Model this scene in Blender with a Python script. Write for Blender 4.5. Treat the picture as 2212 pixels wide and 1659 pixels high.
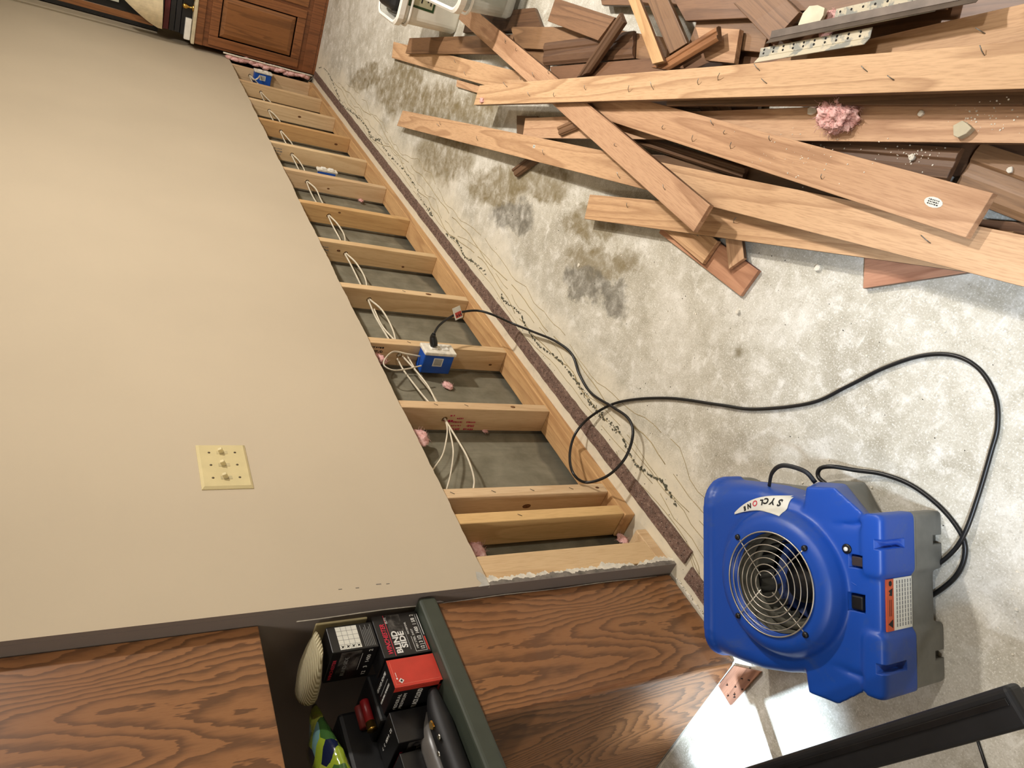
import bpy, bmesh, math, random
from mathutils import Vector, Matrix, noise
random.seed(7)
sc = bpy.context.scene
for o in list(bpy.data.objects): bpy.data.objects.remove(o)
COL = sc.collection
PI = math.pi

# ------------------------------------------------------------------ camera
FPX = 1572.82
CAM = Vector((-5.78723, -1.23920, 1.47598))
RX = Vector((-0.4038173, -0.3292461, -0.8535389))     # picture right
RY = Vector((-0.5750511, 0.8169823, -0.0430826))      # picture down
RZ = Vector((0.7115110, 0.4734310, -0.5192449))       # view direction
cd = bpy.data.cameras.new('camera'); cam = bpy.data.objects.new('camera', cd); COL.objects.link(cam)
cd.sensor_fit = 'HORIZONTAL'; cd.sensor_width = 36.0; cd.lens = FPX / 2212 * 36.0
cd.clip_start = 0.02; cd.clip_end = 60
cam.matrix_world = Matrix(((RX.x, -RY.x, -RZ.x, CAM.x), (RX.y, -RY.y, -RZ.y, CAM.y), (RX.z, -RY.z, -RZ.z, CAM.z), (0, 0, 0, 1)))
sc.camera = cam
sc.view_settings.view_transform = 'Standard'; sc.view_settings.look = 'None'
sc.view_settings.gamma = 1.0; sc.view_settings.exposure = 0.0
sc.view_settings.use_curve_mapping = False
# ------------------------------------------------------------------ world and lights
w = bpy.data.worlds.new('world'); sc.world = w; w.use_nodes = True
w.node_tree.nodes['Background'].inputs[0].default_value = (1.0, 0.86, 0.7, 1)
w.node_tree.nodes['Background'].inputs[1].default_value = 0.06
def lamp(name, loc, target, size, power, col, kind='AREA', spot=1.0, blend=.5, spread=None):
    d = bpy.data.lights.new(name, kind); d.energy = power; d.color = col
    if kind == 'AREA':
        d.shape = 'DISK'; d.size = size
        if spread: d.spread = spread
    else:
        d.shadow_soft_size = size
        if kind == 'SPOT': d.spot_size = spot; d.spot_blend = blend
    o = bpy.data.objects.new(name, d); COL.objects.link(o); o.location = loc
    o.rotation_euler = (Vector(target) - Vector(loc)).to_track_quat('-Z', 'Y').to_euler()
    return o
WARM = (1.0, 0.95, 0.885)
lamp('ceiling_or_fill_lamp', (-3.2, -2.1, 2.41), (-3.2, -1.6, 0), 0.16, 78, WARM)
lamp('ceiling_or_fill_lamp', (-5.0, -2.3, 2.41), (-5.0, -1.5, 0), 0.16, 20, (1.0, .96, .90))
lamp('ceiling_or_fill_lamp', (-1.1, -1.9, 2.41), (-1.1, -1.7, 0), 0.16, 34, WARM)
lamp('ceiling_or_fill_lamp', (-7.3, -0.4, 2.41), (-7.0, -0.3, 0), 0.25, 22, (1.0, .96, .90))  # added fill light, unseen, brightening the oak side and grey return
# cool lamp of the room beyond the counter
lamp('ceiling_or_fill_lamp', (-6.6, 0.75, 2.38), (-5.23, 0.12, 0), 0.06, 1250, (.66, .82, 1.0), 'SPOT', .20, .45)
lamp('ceiling_or_fill_lamp', (-6.9, -1.3, 2.38), (-5.12, -.86, 0), 0.12, 380, (.72, .84, 1.0), 'SPOT', .34, .9)

# ------------------------------------------------------------------ helpers
def ray(u, v): return (RX * ((u - 1106) / FPX) + RY * ((v - 829.5) / FPX) + RZ)
def at(u, v, ax, val):
    """point of the world seen at photo pixel (u,v) on the plane axis=val"""
    d = ray(u, v); return CAM + d * ((val - CAM[ax]) / d[ax])
def atz(u, v, z): return at(u, v, 2, z)
WM = {}
def lin(c):
    return tuple([(x / 12.92 if x <= .04045 else ((x + .055) / 1.055) ** 2.4) for x in c[:3]] + [1.0])
def rgb(r, g, b): return lin((r / 255, g / 255, b / 255))

def link(name, bm, m, parent=None, M=None, smooth=False, world=False, bevel=0, segs=2, angle=40):
    """one mesh object; world=True: vertices are given in world space"""
    if world:
        inv = (WM[parent.name] if parent else (M or Matrix.Identity(4))).inverted()
        bm.transform(inv)
    bmesh.ops.recalc_face_normals(bm, faces=bm.faces)
    me = bpy.data.meshes.new(name); bm.to_mesh(me); bm.free()
    for mm in (m if isinstance(m, (list, tuple)) else [m]): me.materials.append(mm)
    o = bpy.data.objects.new(name, me); COL.objects.link(o)
    if parent: o.parent = parent; WM[o.name] = WM[parent.name] @ Matrix.Identity(4)
    else:
        o.matrix_world = M or Matrix.Identity(4); WM[o.name] = (M or Matrix.Identity(4)).copy()
    if smooth:
        me.polygons.foreach_set('use_smooth', [True] * len(me.polygons))
    if bevel:
        b = o.modifiers.new('b', 'BEVEL'); b.width = bevel; b.segments = segs; b.limit_method = 'ANGLE'; b.angle_limit = math.radians(angle)
    return o
def tag(o, label=None, cat=None, group=None, kind=None):
    if label: o['label'] = label
    if cat: o['category'] = cat
    if group: o['group'] = group
    if kind: o['kind'] = kind
    return o
def thing(name, label, cat, M, group=None):
    if not isinstance(M, Matrix): M = Matrix.Translation(M)
    o = bpy.data.objects.new(name, None); COL.objects.link(o); o.empty_display_size = .05
    o.matrix_world = M; WM[o.name] = M.copy()
    return tag(o, label, cat, group)
def frame(o, x, y, z): # matrix from origin and axes
    x, y, z = Vector(x).normalized(), Vector(y).normalized(), Vector(z).normalized()
    return Matrix(((x.x, y.x, z.x, o[0]), (x.y, y.y, z.y, o[1]), (x.z, y.z, z.z, o[2]), (0, 0, 0, 1)))
def T(x, y, z): return Matrix.Translation((x, y, z))
def B(): return bmesh.new()
def box(bm, a, b, M=None, mi=0):
    a, b = Vector(a), Vector(b)
    vs = [bm.verts.new(((a.x, b.x)[i & 1], (a.y, b.y)[i >> 1 & 1], (a.z, b.z)[i >> 2 & 1])) for i in range(8)]
    fs = [bm.faces.new([vs[i] for i in f]) for f in ((0, 2, 3, 1), (4, 5, 7, 6), (0, 1, 5, 4), (2, 6, 7, 3), (0, 4, 6, 2), (1, 3, 7, 5))]
    for f in fs: f.material_index = mi
    if M:
        for v in vs: v.co = M @ v.co
    return vs
def prism(bm, poly, h0, h1, M=None, mi=0):
    """poly (x,y) extruded from z=h0 to h1"""
    lo = [bm.verts.new((p[0], p[1], h0)) for p in poly]; hi = [bm.verts.new((p[0], p[1], h1)) for p in poly]
    n = len(poly)
    fs = [bm.faces.new(lo[::-1]), bm.faces.new(hi)]
    for i in range(n): fs.append(bm.faces.new((lo[i], lo[(i + 1) % n], hi[(i + 1) % n], hi[i])))
    for f in fs: f.material_index = mi
    if M:
        for v in lo + hi: v.co = M @ v.co
def loft(bm, rings, close=True):
    vv = [[bm.verts.new(p) for p in r] for r in rings]; n = len(vv[0])
    for a, b in zip(vv, vv[1:]):
        for i in range(n): bm.faces.new((a[i], a[(i + 1) % n], b[(i + 1) % n], b[i]))
    if close: bm.faces.new(vv[0][::-1]); bm.faces.new(vv[-1])
def spline(P, n=8, closed=False):
    P = [Vector(p) for p in P]; out = []; N = len(P)
    for i in range(N if closed else N - 1):
        p0 = P[(i - 1) % N] if (closed or i > 0) else P[0] * 2 - P[1]
        p1, p2 = P[i], P[(i + 1) % N]
        p3 = P[(i + 2) % N] if (closed or i + 2 < N) else P[-1] * 2 - P[-2]
        for k in range(n):
            t = k / n
            out.append(.5 * ((2 * p1) + (-p0 + p2) * t + (2 * p0 - 5 * p1 + 4 * p2 - p3) * t * t + (-p0 + 3 * p1 - 3 * p2 + p3) * t ** 3))
    if not closed: out.append(P[-1])
    return out
def tube(bm, P, r, segs=8, closed=False, flat=1.0, mi=0):
    N = len(P); rings = []; up = None
    for i in range(N):
        t = ((P[(i + 1) % N] - P[i - 1]) if closed else (P[min(i + 1, N - 1)] - P[max(i - 1, 0)])).normalized()
        if up is None: up = t.cross(Vector((0, 0, 1)) if abs(t.z) < .9 else Vector((1, 0, 0))).normalized()
        up = (up - t * up.dot(t)).normalized(); s = t.cross(up)
        rr = r[i] if isinstance(r, (list, tuple)) else r
        rings.append([bm.verts.new(P[i] + up * rr * math.cos(2 * PI * k / segs) + s * rr * flat * math.sin(2 * PI * k / segs)) for k in range(segs)])
    pairs = list(zip(rings, rings[1:])) + ([(rings[-1], rings[0])] if closed else [])
    for a, b in pairs:
        for k in range(segs):
            f = bm.faces.new((a[k], a[(k + 1) % segs], b[(k + 1) % segs], b[k])); f.smooth = True; f.material_index = mi
    if not closed: bm.faces.new(rings[0][::-1]).material_index = mi; bm.faces.new(rings[-1]).material_index = mi
def lathe(bm, prof, segs=32, M=None):
    """prof of (r,z); closed solid if it starts and ends at r=0"""
    rings = []
    for r, z in prof:
        if r < 1e-6: rings.append([bm.verts.new((0, 0, z))])
        else: rings.append([bm.verts.new((r * math.cos(2 * PI * k / segs), r * math.sin(2 * PI * k / segs), z)) for k in range(segs)])
    for a, b in zip(rings, rings[1:]):
        for k in range(segs):
            k2 = (k + 1) % segs
            if len(a) == 1 and len(b) == 1: continue
            if len(a) == 1: f = bm.faces.new((a[0], b[k2], b[k]))
            elif len(b) == 1: f = bm.faces.new((a[k], a[k2], b[0]))
            else: f = bm.faces.new((a[k], a[k2], b[k2], b[k]))
            f.smooth = True
    if M:
        for r in rings:
            for v in r: v.co = M @ v.co
def blob(bm, c, s, amp=.3, fr=3.0, sub=3, seed=0):
    r = bmesh.ops.create_icosphere(bm, subdivisions=sub, radius=1)
    for v in r['verts']:
        d = 1 + amp * noise.fractal(v.co * fr + Vector((seed, seed * 2.1, 0)), .8, 2.0, 3)
        v.co = Vector((v.co.x * s[0] * d, v.co.y * s[1] * d, v.co.z * s[2] * d)) + Vector(c)
        for f in v.link_faces: f.smooth = True
def bake(o):
    """freeze the modifiers of o into its mesh"""
    dg = bpy.context.evaluated_depsgraph_get(); dg.update()
    me = bpy.data.meshes.new_from_object(o.evaluated_get(dg)); o.modifiers.clear(); o.data = me
def cut(o, bm):
    c = bpy.data.meshes.new('c'); bmesh.ops.recalc_face_normals(bm, faces=bm.faces); bm.to_mesh(c); bm.free()
    co = bpy.data.objects.new('c', c); COL.objects.link(co); co.matrix_world = WM[o.name]
    m = o.modifiers.new('x', 'BOOLEAN'); m.operation = 'DIFFERENCE'; m.object = co; m.solver = 'EXACT'
    bpy.context.view_layer.update(); bake(o); bpy.data.objects.remove(co)
def text(name, body, size, m, parent, M, ext=.0003, width=None, shear=0, bold=0, align='LEFT', space=1.0):
    """lettering lying in the xy plane of M (parent space)"""
    cu = bpy.data.curves.new('t', 'FONT'); cu.body = body; cu.size = size; cu.extrude = ext; cu.shear = shear
    cu.offset = bold; cu.align_x = align; cu.resolution_u = 3; cu.space_line = .9; cu.space_character = space
    to = bpy.data.objects.new('t', cu); COL.objects.link(to)
    dg = bpy.context.evaluated_depsgraph_get(); dg.update()
    me = bpy.data.meshes.new_from_object(to.evaluated_get(dg)); bpy.data.objects.remove(to)
    if width and len(me.vertices):
        xs = [v.co.x for v in me.vertices]; k = width / max(1e-6, max(xs) - min(xs))
        me.transform(Matrix.Diagonal((k, 1, 1, 1)))
    me.transform(M); me.name = name; me.materials.clear(); me.materials.append(m)
    o = bpy.data.objects.new(name, me); COL.objects.link(o); o.parent = parent
    WM[o.name] = WM[parent.name]
    return o

# ------------------------------------------------------------------ materials
class N:
    def __init__(s, name):
        s.m = bpy.data.materials.new(name); s.m.use_nodes = True; s.t = s.m.node_tree; s.b = s.t.nodes['Principled BSDF']
    def n(s, ty, **k):
        x = s.t.nodes.new(ty)
        for a, v in k.items():
            if a.startswith('i_'):
                kk = a[2:]; kk = int(kk) if kk.isdigit() else kk
                x.inputs[kk].default_value = v
            else: setattr(x, a, v)
        return x
    def l(s, a, b): s.t.links.new(a, b)
    def math(s, op, a, b=None, c=None):
        x = s.t.nodes.new('ShaderNodeMath'); x.operation = op
        for i, v in enumerate((a, b, c)):
            if v is None: continue
            if hasattr(v, 'is_output') or isinstance(v, bpy.types.NodeSocket): s.l(v, x.inputs[i])
            else: x.inputs[i].default_value = v
        return x.outputs[0]
    def coord(s, scale=(1, 1, 1), rot=(0, 0, 0), loc=(0, 0, 0), src='Object'):
        tc = s.n('ShaderNodeTexCoord'); mp = s.n('ShaderNodeMapping')
        s.l(tc.outputs[src], mp.inputs[0]); mp.inputs['Scale'].default_value = scale; mp.inputs['Rotation'].default_value = rot; mp.inputs['Location'].default_value = loc
        return mp.outputs[0]
    def noise(s, vec, scale, det=4, rough=.5, dist=0):
        x = s.n('ShaderNodeTexNoise'); s.l(vec, x.inputs['Vector']); x.inputs['Scale'].default_value = scale
        x.inputs['Detail'].default_value = det; x.inputs['Roughness'].default_value = rough; x.inputs['Distortion'].default_value = dist
        return x.outputs[0]
    def ramp(s, fac, stops, interp='LINEAR'):
        x = s.n('ShaderNodeValToRGB'); s.l(fac, x.inputs[0]); r = x.color_ramp; r.interpolation = interp
        while len(r.elements) < len(stops): r.elements.new(.5)
        for e, (p, c) in zip(r.elements, stops):
            e.position = p; e.color = c if hasattr(c, '__len__') else (c, c, c, 1)
        return x.outputs[0]
    def mix(s, fac, a, b, mode='MIX'):
        x = s.n('ShaderNodeMix', data_type='RGBA', blend_type=mode)
        for sock, v in ((x.inputs[0], fac), (x.inputs[6], a), (x.inputs[7], b)):
            if isinstance(v, bpy.types.NodeSocket): s.l(v, sock)
            else: sock.default_value = v
        return x.outputs[2]
    def out(s, col=None, rough=.6, metal=0, bump=None, bs=.1, bd=.002, spec=.5, trans=0, coat=0):
        if col is not None:
            if isinstance(col, bpy.types.NodeSocket): s.l(col, s.b.inputs['Base Color'])
            else: s.b.inputs['Base Color'].default_value = col
        if isinstance(rough, bpy.types.NodeSocket): s.l(rough, s.b.inputs['Roughness'])
        else: s.b.inputs['Roughness'].default_value = rough
        s.b.inputs['Metallic'].default_value = metal; s.b.inputs['Specular IOR Level'].default_value = spec
        s.b.inputs['Transmission Weight'].default_value = trans; s.b.inputs['Coat Weight'].default_value = coat
        if bump is not None:
            bn = s.n('ShaderNodeBump'); s.l(bump, bn.inputs['Height']); bn.inputs['Strength'].default_value = bs; bn.inputs['Distance'].default_value = bd
            s.l(bn.outputs[0], s.b.inputs['Normal'])
        return s.m
def plain(name, c, rough=.5, metal=0, var=.08, scale=30, spec=.5, bs=.0, coat=0):
    a = N(name); v = a.coord(); n = a.noise(v, scale, 3)
    d = tuple(max(0, x * (1 - var * 2)) for x in c[:3]) + (1,); e = tuple(min(1, x * (1 + var)) for x in c[:3]) + (1,)
    return a.out(a.ramp(n, [(.3, d), (.7, e)]), rough, metal, n if bs else None, bs, .001, spec, 0, coat)
def wood(name, light, mid, dark, axis='x', scale=1.0, contrast=.5, rough=.6, knots=False, spec=.3, streak=1.0):
    """planed lumber: grain runs along the given local axis"""
    a = N(name); st = {'x': (.07, 1, 1), 'y': (1, .07, 1), 'z': (1, 1, .07)}[axis]
    oi = a.n('ShaderNodeObjectInfo'); tc = a.n('ShaderNodeTexCoord')
    add = a.n('ShaderNodeVectorMath', operation='ADD'); a.l(tc.outputs['Object'], add.inputs[0])
    mul = a.n('ShaderNodeVectorMath', operation='SCALE'); cx = a.n('ShaderNodeCombineXYZ')
    for i in range(3): a.l(oi.outputs['Random'], cx.inputs[i])
    a.l(cx.outputs[0], mul.inputs[0]); mul.inputs['Scale'].default_value = 37.0
    a.l(mul.outputs[0], add.inputs[1])
    mp = a.n('ShaderNodeMapping'); a.l(add.outputs[0], mp.inputs[0]); mp.inputs['Scale'].default_value = st
    v = mp.outputs[0]
    big = a.noise(v, 7 * scale, 2, .5, .3)
    fr = a.math('FRACT', a.math('MULTIPLY', big, 9.0))
    lines = a.ramp(fr, [(0, 0), (.55, .25), (.9, 1), (1, 0)])
    mp2 = a.n('ShaderNodeMapping'); a.l(add.outputs[0], mp2.inputs[0]); mp2.inputs['Scale'].default_value = tuple(x if x < 1 else 1 for x in st)
    fine = a.noise(mp2.outputs[0], 260 * scale, 3, .6)
    broad = a.noise(v, 2.2, 2)
    base = a.mix(a.ramp(broad, [(.3, 0), (.7, 1)]), light, mid)
    c = a.mix(a.math('MULTIPLY', lines, contrast), base, dark)
    c = a.mix(a.math('MULTIPLY', a.ramp(fine, [(.45, 0), (.75, 1)]), .35 * streak), c, dark)
    # dirt smudges
    dirt = a.noise(mp2.outputs[0], 5, 4, .6)
    c = a.mix(a.math('MULTIPLY', a.ramp(dirt, [(.62, 0), (.8, 1)]), .35), c, tuple(x * .5 for x in dark[:3]) + (1,))
    hue = a.n('ShaderNodeHueSaturation'); a.l(c, hue.inputs['Color'])
    a.l(a.math('ADD', a.math('MULTIPLY', oi.outputs['Random'], .16), .90), hue.inputs['Value'])
    a.l(a.math('ADD', a.math('MULTIPLY', oi.outputs['Random'], .010), .493), hue.inputs['Hue'])
    return a.out(hue.outputs[0], rough, 0, fine, .15, .001, spec)

def mat_paint(name, c, rough=.75):
    a = N(name); v = a.coord(); n = a.noise(v, 260, 2); b = a.noise(v, 1.3, 3)
    c2 = tuple(x * .93 for x in c[:3]) + (1,)
    return a.out(a.ramp(b, [(.35, c2), (.65, c)]), rough, 0, n, .12, .0006, .25)
PAINT = mat_paint('beige_paint', rgb(196, 181, 157))
GREY = mat_paint('grey_paint', rgb(134, 124, 117), .6)
CEIL = mat_paint('ceiling_paint', rgb(225, 218, 205))
PLASTER = plain('plaster', rgb(228, 220, 203), .9, var=.12, scale=60, bs=.5)
PAPERGREY = plain('torn_drywall_paper', rgb(128, 120, 110), .9, var=.25, scale=40)

def mat_floor():
    a = N('floor_concrete'); tc = a.n('ShaderNodeTexCoord'); v = tc.outputs['Object']
    sep = a.n('ShaderNodeSeparateXYZ'); a.l(v, sep.inputs[0]); X, Y = sep.outputs[0], sep.outputs[1]
    # vector warped by noise for ragged outlines
    wn = a.n('ShaderNodeTexNoise'); a.l(v, wn.inputs['Vector']); wn.inputs['Scale'].default_value = 7; wn.inputs['Detail'].default_value = 6; wn.inputs['Roughness'].default_value = .65
    sub = a.n('ShaderNodeVectorMath', operation='SUBTRACT'); a.l(wn.outputs[1], sub.inputs[0]); sub.inputs[1].default_value = (.5, .5, .5)
    sc_ = a.n('ShaderNodeVectorMath', operation='SCALE'); a.l(sub.outputs[0], sc_.inputs[0]); sc_.inputs['Scale'].default_value = .22
    wv = a.n('ShaderNodeVectorMath', operation='ADD'); a.l(v, wv.inputs[0]); a.l(sc_.outputs[0], wv.inputs[1]); wv = wv.outputs[0]
    n1 = a.noise(v, 3.2, 6, .62, .4); n2 = a.noise(v, 19, 8, .72, .3); n3 = a.noise(v, 75, 6, .72, .4)
    c = a.ramp(n1, [(.32, rgb(166, 159, 142)), (.47, rgb(190, 184, 168)), (.62, rgb(208, 203, 190))])
    c = a.mix(a.ramp(n2, [(.5, 0), (.66, .8)]), c, rgb(228, 224, 214))
    c = a.mix(a.ramp(n2, [(.32, .5), (.46, 0)]), c, rgb(150, 142, 122))
    c = a.mix(a.ramp(n3, [(.58, 0), (.72, .7)]), c, rgb(232, 228, 218))
    c = a.mix(a.ramp(n3, [(.28, .55), (.42, 0)]), c, rgb(128, 120, 102))
    n4 = a.noise(v, 240, 4, .7); c = a.mix(a.ramp(n4, [(.54, 0), (.66, .75)]), c, rgb(240, 237, 230)); c = a.mix(a.ramp(n4, [(.3, .5), (.42, 0)]), c, rgb(120, 112, 96))
    # trowel / carpet scratches
    s1 = a.n('ShaderNodeMapping'); a.l(v, s1.inputs[0]); s1.inputs['Scale'].default_value = (1, .08, 1); s1.inputs['Rotation'].default_value = (0, 0, .5)
    sn = a.noise(s1.outputs[0], 140, 3, .5)
    c = a.mix(a.math('MULTIPLY', a.ramp(sn, [(.62, 0), (.7, .55)]), a.ramp(n2, [(.4, 0), (.6, 1)])), c, rgb(236, 232, 222))
    # damp olive brown and grey stains where they lie on the slab
    st = [(-1.75, -.47, .45, .14, 0), (-2.25, -.52, .4, .1, 0), (-2.55, -.36, .42, .12, 0), (-2.75, -.62, .36, .13, 0), (-3.15, -.45, .3, .085, 0), (-3.35, -.40, .2, .06, 1),
          (-3.45, -.60, .26, .07, 0), (-3.85, -.62, .2, .05, 0), (-3.96, -.53, .22, .05, 0), (-4.10, -.47, .11, .05, 1), (-3.93, -.44, .15, .05, 1), (-1.15, -.35, .35, .08, 0)]
    for k, (sx, sy, rx, ry, g) in enumerate(st):
        m = a.n('ShaderNodeMapping', vector_type='TEXTURE'); a.l(wv, m.inputs[0]); m.inputs['Location'].default_value = (sx, sy, 0)
        m.inputs['Rotation'].default_value = (0, 0, .35); m.inputs['Scale'].default_value = (rx, ry * 1.2, 1)
        ln = a.n('ShaderNodeVectorMath', operation='LENGTH'); a.l(m.outputs[0], ln.inputs[0])
        f = a.ramp(ln.outputs['Value'], [(.68, .95), (1.0, 0)])
        f = a.math('MULTIPLY', f, a.ramp(n2, [(.35, 1), (.66, .4)]))
        c = a.mix(f, c, rgb(104, 100, 90) if g else rgb(124, 110, 78))
    # cream paint overspray next to the wall
    yy = a.math('ADD', Y, a.math('MULTIPLY', a.math('SUBTRACT', n1, .5), .35))
    band = a.math('MULTIPLY', a.ramp(yy, [(0, 0), (1, 1)]), 1)
    mr = a.n('ShaderNodeMapRange'); a.l(yy, mr.inputs[0]); mr.inputs[1].default_value = -.30; mr.inputs[2].default_value = -.14
    xr = a.n('ShaderNodeMapRange'); a.l(X, xr.inputs[0]); xr.inputs[1].default_value = -5.15; xr.inputs[2].default_value = -4.95
    bf = a.math('MULTIPLY', a.math('MULTIPLY', mr.outputs[0], xr.outputs[0]), a.ramp(n2, [(.3, .6), (.55, 1)]))
    c = a.mix(bf, c, rgb(219, 208, 184))
    # round glue ring and small pits
    m = a.n('ShaderNodeMapping', vector_type='TEXTURE'); a.l(v, m.inputs[0]); m.inputs['Location'].default_value = (-4.636, -.606, 0); m.inputs['Scale'].default_value = (.022, .022, 1)
    ln = a.n('ShaderNodeVectorMath', operation='LENGTH'); a.l(m.outputs[0], ln.inputs[0])
    c = a.mix(a.ramp(ln.outputs['Value'], [(.2, .75), (.95, 0)]), c, rgb(112, 100, 70))
    rough = a.ramp(n2, [(.3, .42), (.7, .7)])
    return a.out(c, rough, 0, n3, .25, .002, .4)
FLOOR = mat_floor()

def mat_concrete_wall():
    a = N('cast_concrete'); v = a.coord(); sv = a.coord((1, 1, .12)); n = a.noise(v, 9, 6, .6, .3); l = a.noise(sv, 90, 3, .6)
    c = a.ramp(n, [(.35, rgb(112, 106, 88)), (.65, rgb(138, 132, 113))])
    c = a.mix(a.ramp(l, [(.5, 0), (.8, .35)]), c, rgb(95, 90, 76))
    # water line near the slab
    sep = a.n('ShaderNodeSeparateXYZ'); a.l(v, sep.inputs[0])
    wz = a.math('ADD', sep.outputs[2], a.math('MULTIPLY', a.noise(a.coord((1, 1, .3)), 3.2, 3), -.22))
    mr = a.n('ShaderNodeMapRange'); a.l(wz, mr.inputs[0]); mr.inputs[1].default_value = -.03; mr.inputs[2].default_value = -.045
    c = a.mix(a.math('MULTIPLY', mr.outputs[0], .55), c, rgb(70, 68, 60))
    return a.out(c, .85, 0, n, .3, .003, .3)
CONC = mat_concrete_wall()

def mat_oak():
    a = N('oak_veneer'); tc = a.n('ShaderNodeTexCoord'); sep = a.n('ShaderNodeSeparateXYZ'); a.l(tc.outputs['Object'], sep.inputs[0])
    U = a.math('SUBTRACT', sep.outputs[0], sep.outputs[1]); V = sep.outputs[2]
    cb = a.n('ShaderNodeCombineXYZ'); a.l(U, cb.inputs[0]); a.l(a.math('MULTIPLY', V, .32), cb.inputs[2]); v = cb.outputs[0]
    cf = a.n('ShaderNodeCombineXYZ'); a.l(U, cf.inputs[0]); a.l(a.math('MULTIPLY', V, .12), cf.inputs[2])
    cz = a.n('ShaderNodeCombineXYZ'); a.l(U, cz.inputs[0]); a.l(a.math('MULTIPLY', V, .32), cz.inputs[2])
    big = a.noise(v, 3.4, 1.5, .4, .4)
    jag = a.noise(cz.outputs[0], 34, 2, .5)
    jag2 = a.noise(cf.outputs[0], 240, 2, .5)
    f = a.math('ADD', a.math('MULTIPLY', big, 34.0), a.math('ADD', a.math('MULTIPLY', jag, 1.5), a.math('MULTIPLY', jag2, .5)))
    f = a.math('ADD', f, a.math('MULTIPLY', U, 26.0))
    fr = a.math('FRACT', f)
    ln = a.ramp(fr, [(0, 0), (.35, .08), (.62, .55), (.82, 1), (.95, 1), (1, .05)])
    c = a.mix(ln, rgb(150, 103, 63), rgb(98, 65, 38))
    fl = a.noise(cf.outputs[0], 420, 2, .6)
    c = a.mix(a.ramp(fl, [(.5, 0), (.75, .35)]), c, rgb(120, 72, 32))
    tone = a.noise(tc.outputs['Object'], 2.0, 2)
    c = a.mix(a.ramp(tone, [(.35, 0), (.7, .35)]), c, rgb(134, 86, 54))
    return a.out(c, .42, 0, fl, .08, .0006, .5, coat=.15)
OAK = mat_oak()
CHERRY = wood('stained_oak', rgb(150, 98, 56), rgb(134, 86, 48), rgb(82, 50, 26), 'z', 1.6, .6, .35, spec=.5)
PINE = wood('pine', rgb(230, 202, 160), rgb(218, 186, 138), rgb(178, 136, 88), 'z', 1.0, .36)
PINEX = wood('pine_plate', rgb(222, 186, 132), rgb(206, 162, 106), rgb(150, 104, 62), 'x', 1.0, .45)
PINEWARM = wood('pine_amber', rgb(222, 184, 130), rgb(208, 166, 110), rgb(164, 118, 70), 'z', 1.0, .35)
TAN = wood('raw_board_face', rgb(217, 180, 143), rgb(201, 160, 121), rgb(146, 105, 73), 'x', 1.25, .55, streak=1.3)
PINK = wood('reddish_board_face', rgb(200, 152, 120), rgb(184, 134, 102), rgb(134, 86, 62), 'x', 1.0, .5)
STAIN = wood('brown_stain', rgb(122, 92, 66), rgb(102, 76, 53), rgb(68, 46, 32), 'x', 1.2, .55, .45, spec=.5)
STAINL = wood('light_brown_stain', rgb(152, 116, 84), rgb(132, 98, 70), rgb(82, 56, 38), 'x', 1.2, .55, .45, spec=.5)
def mat_tack():
    a = N('tack_strip_wood'); v = a.coord(); n = a.noise(v, 60, 5, .7); p = a.noise(v, 420, 2, .6)
    c = a.ramp(n, [(.3, rgb(74, 54, 44)), (.55, rgb(112, 86, 74)), (.75, rgb(150, 124, 108))])
    c = a.mix(a.ramp(p, [(.6, 0), (.7, .8)]), c, rgb(206, 190, 172))
    return a.out(c, .8, 0, n, .5, .002)
TACK = mat_tack()
RUBBER = plain('black_rubber', rgb(20, 20, 21), .38, var=.2, spec=.5)
BLACK = plain('black_plastic', rgb(18, 18, 19), .4, var=.1)
SATIN = plain('black_satin', rgb(20, 20, 22), .55, var=.15)
WIRE = plain('cream_cable_jacket', rgb(226, 214, 190), .45, var=.08)
def mat_blue():
    a = N('blue_moulded_plastic'); v = a.coord(); n = a.noise(v, 120, 3); d = a.noise(v, 9, 6, .7, .6)
    c = a.mix(a.ramp(d, [(.55, 0), (.75, .45)]), rgb(18, 72, 166), rgb(84, 98, 120))
    return a.out(c, .42, 0, n, .12, .0008, .5)
BLUE = mat_blue()
GREYP = plain('grey_moulded_plastic', rgb(112, 112, 106), .5, var=.08, bs=.1)
DARKCAV = plain('dark_plastic', rgb(104, 101, 88), .6)
STEEL = plain('bright_steel', rgb(200, 198, 188), .28, 1.0, var=.03)
GALV = plain('galvanised_steel', rgb(150, 152, 150), .4, .9, var=.15)
IVORY = plain('ivory_plastic', rgb(214, 198, 150), .35, var=.03)
BOXBLUE = plain('blue_box_plastic', rgb(18, 78, 170), .5)
WHITE = plain('white_plastic', rgb(236, 232, 222), .4, var=.04)
INK = plain('white_ink', rgb(225, 223, 218), .6, var=.02)
BINK = plain('black_ink', rgb(22, 20, 20), .7, var=.02)
RINK = plain('red_ink', rgb(205, 50, 70), .6, var=.02)
PINKINK = plain('pink_stamp_ink', rgb(196, 40, 80), .8, var=.1)
GINK = plain('grey_ink', rgb(128, 128, 126), .7, var=.05)
LABELW = plain('white_label', rgb(222, 220, 208), .5, var=.03)
ORANGE = plain('orange_label', rgb(198, 84, 44), .5, var=.03)
CARDB = plain('black_card', rgb(24, 23, 24), .35, var=.1)
CARDR = plain('red_card', rgb(196, 58, 44), .4, var=.06)
BRASS = plain('brass', rgb(212, 170, 88), .25, 1.0, var=.03)
GREEN = plain('dark_green_laminate', rgb(62, 68, 58), .45, var=.05)
def mat_wool():
    a = N('pink_glass_wool'); v = a.coord(); n = a.noise(v, 90, 5, .7)
    return a.out(a.ramp(n, [(.3, rgb(222, 156, 150)), (.7, rgb(250, 214, 208))]), 1.0, 0, n, .8, .004, .1)
WOOL = mat_wool()
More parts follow.
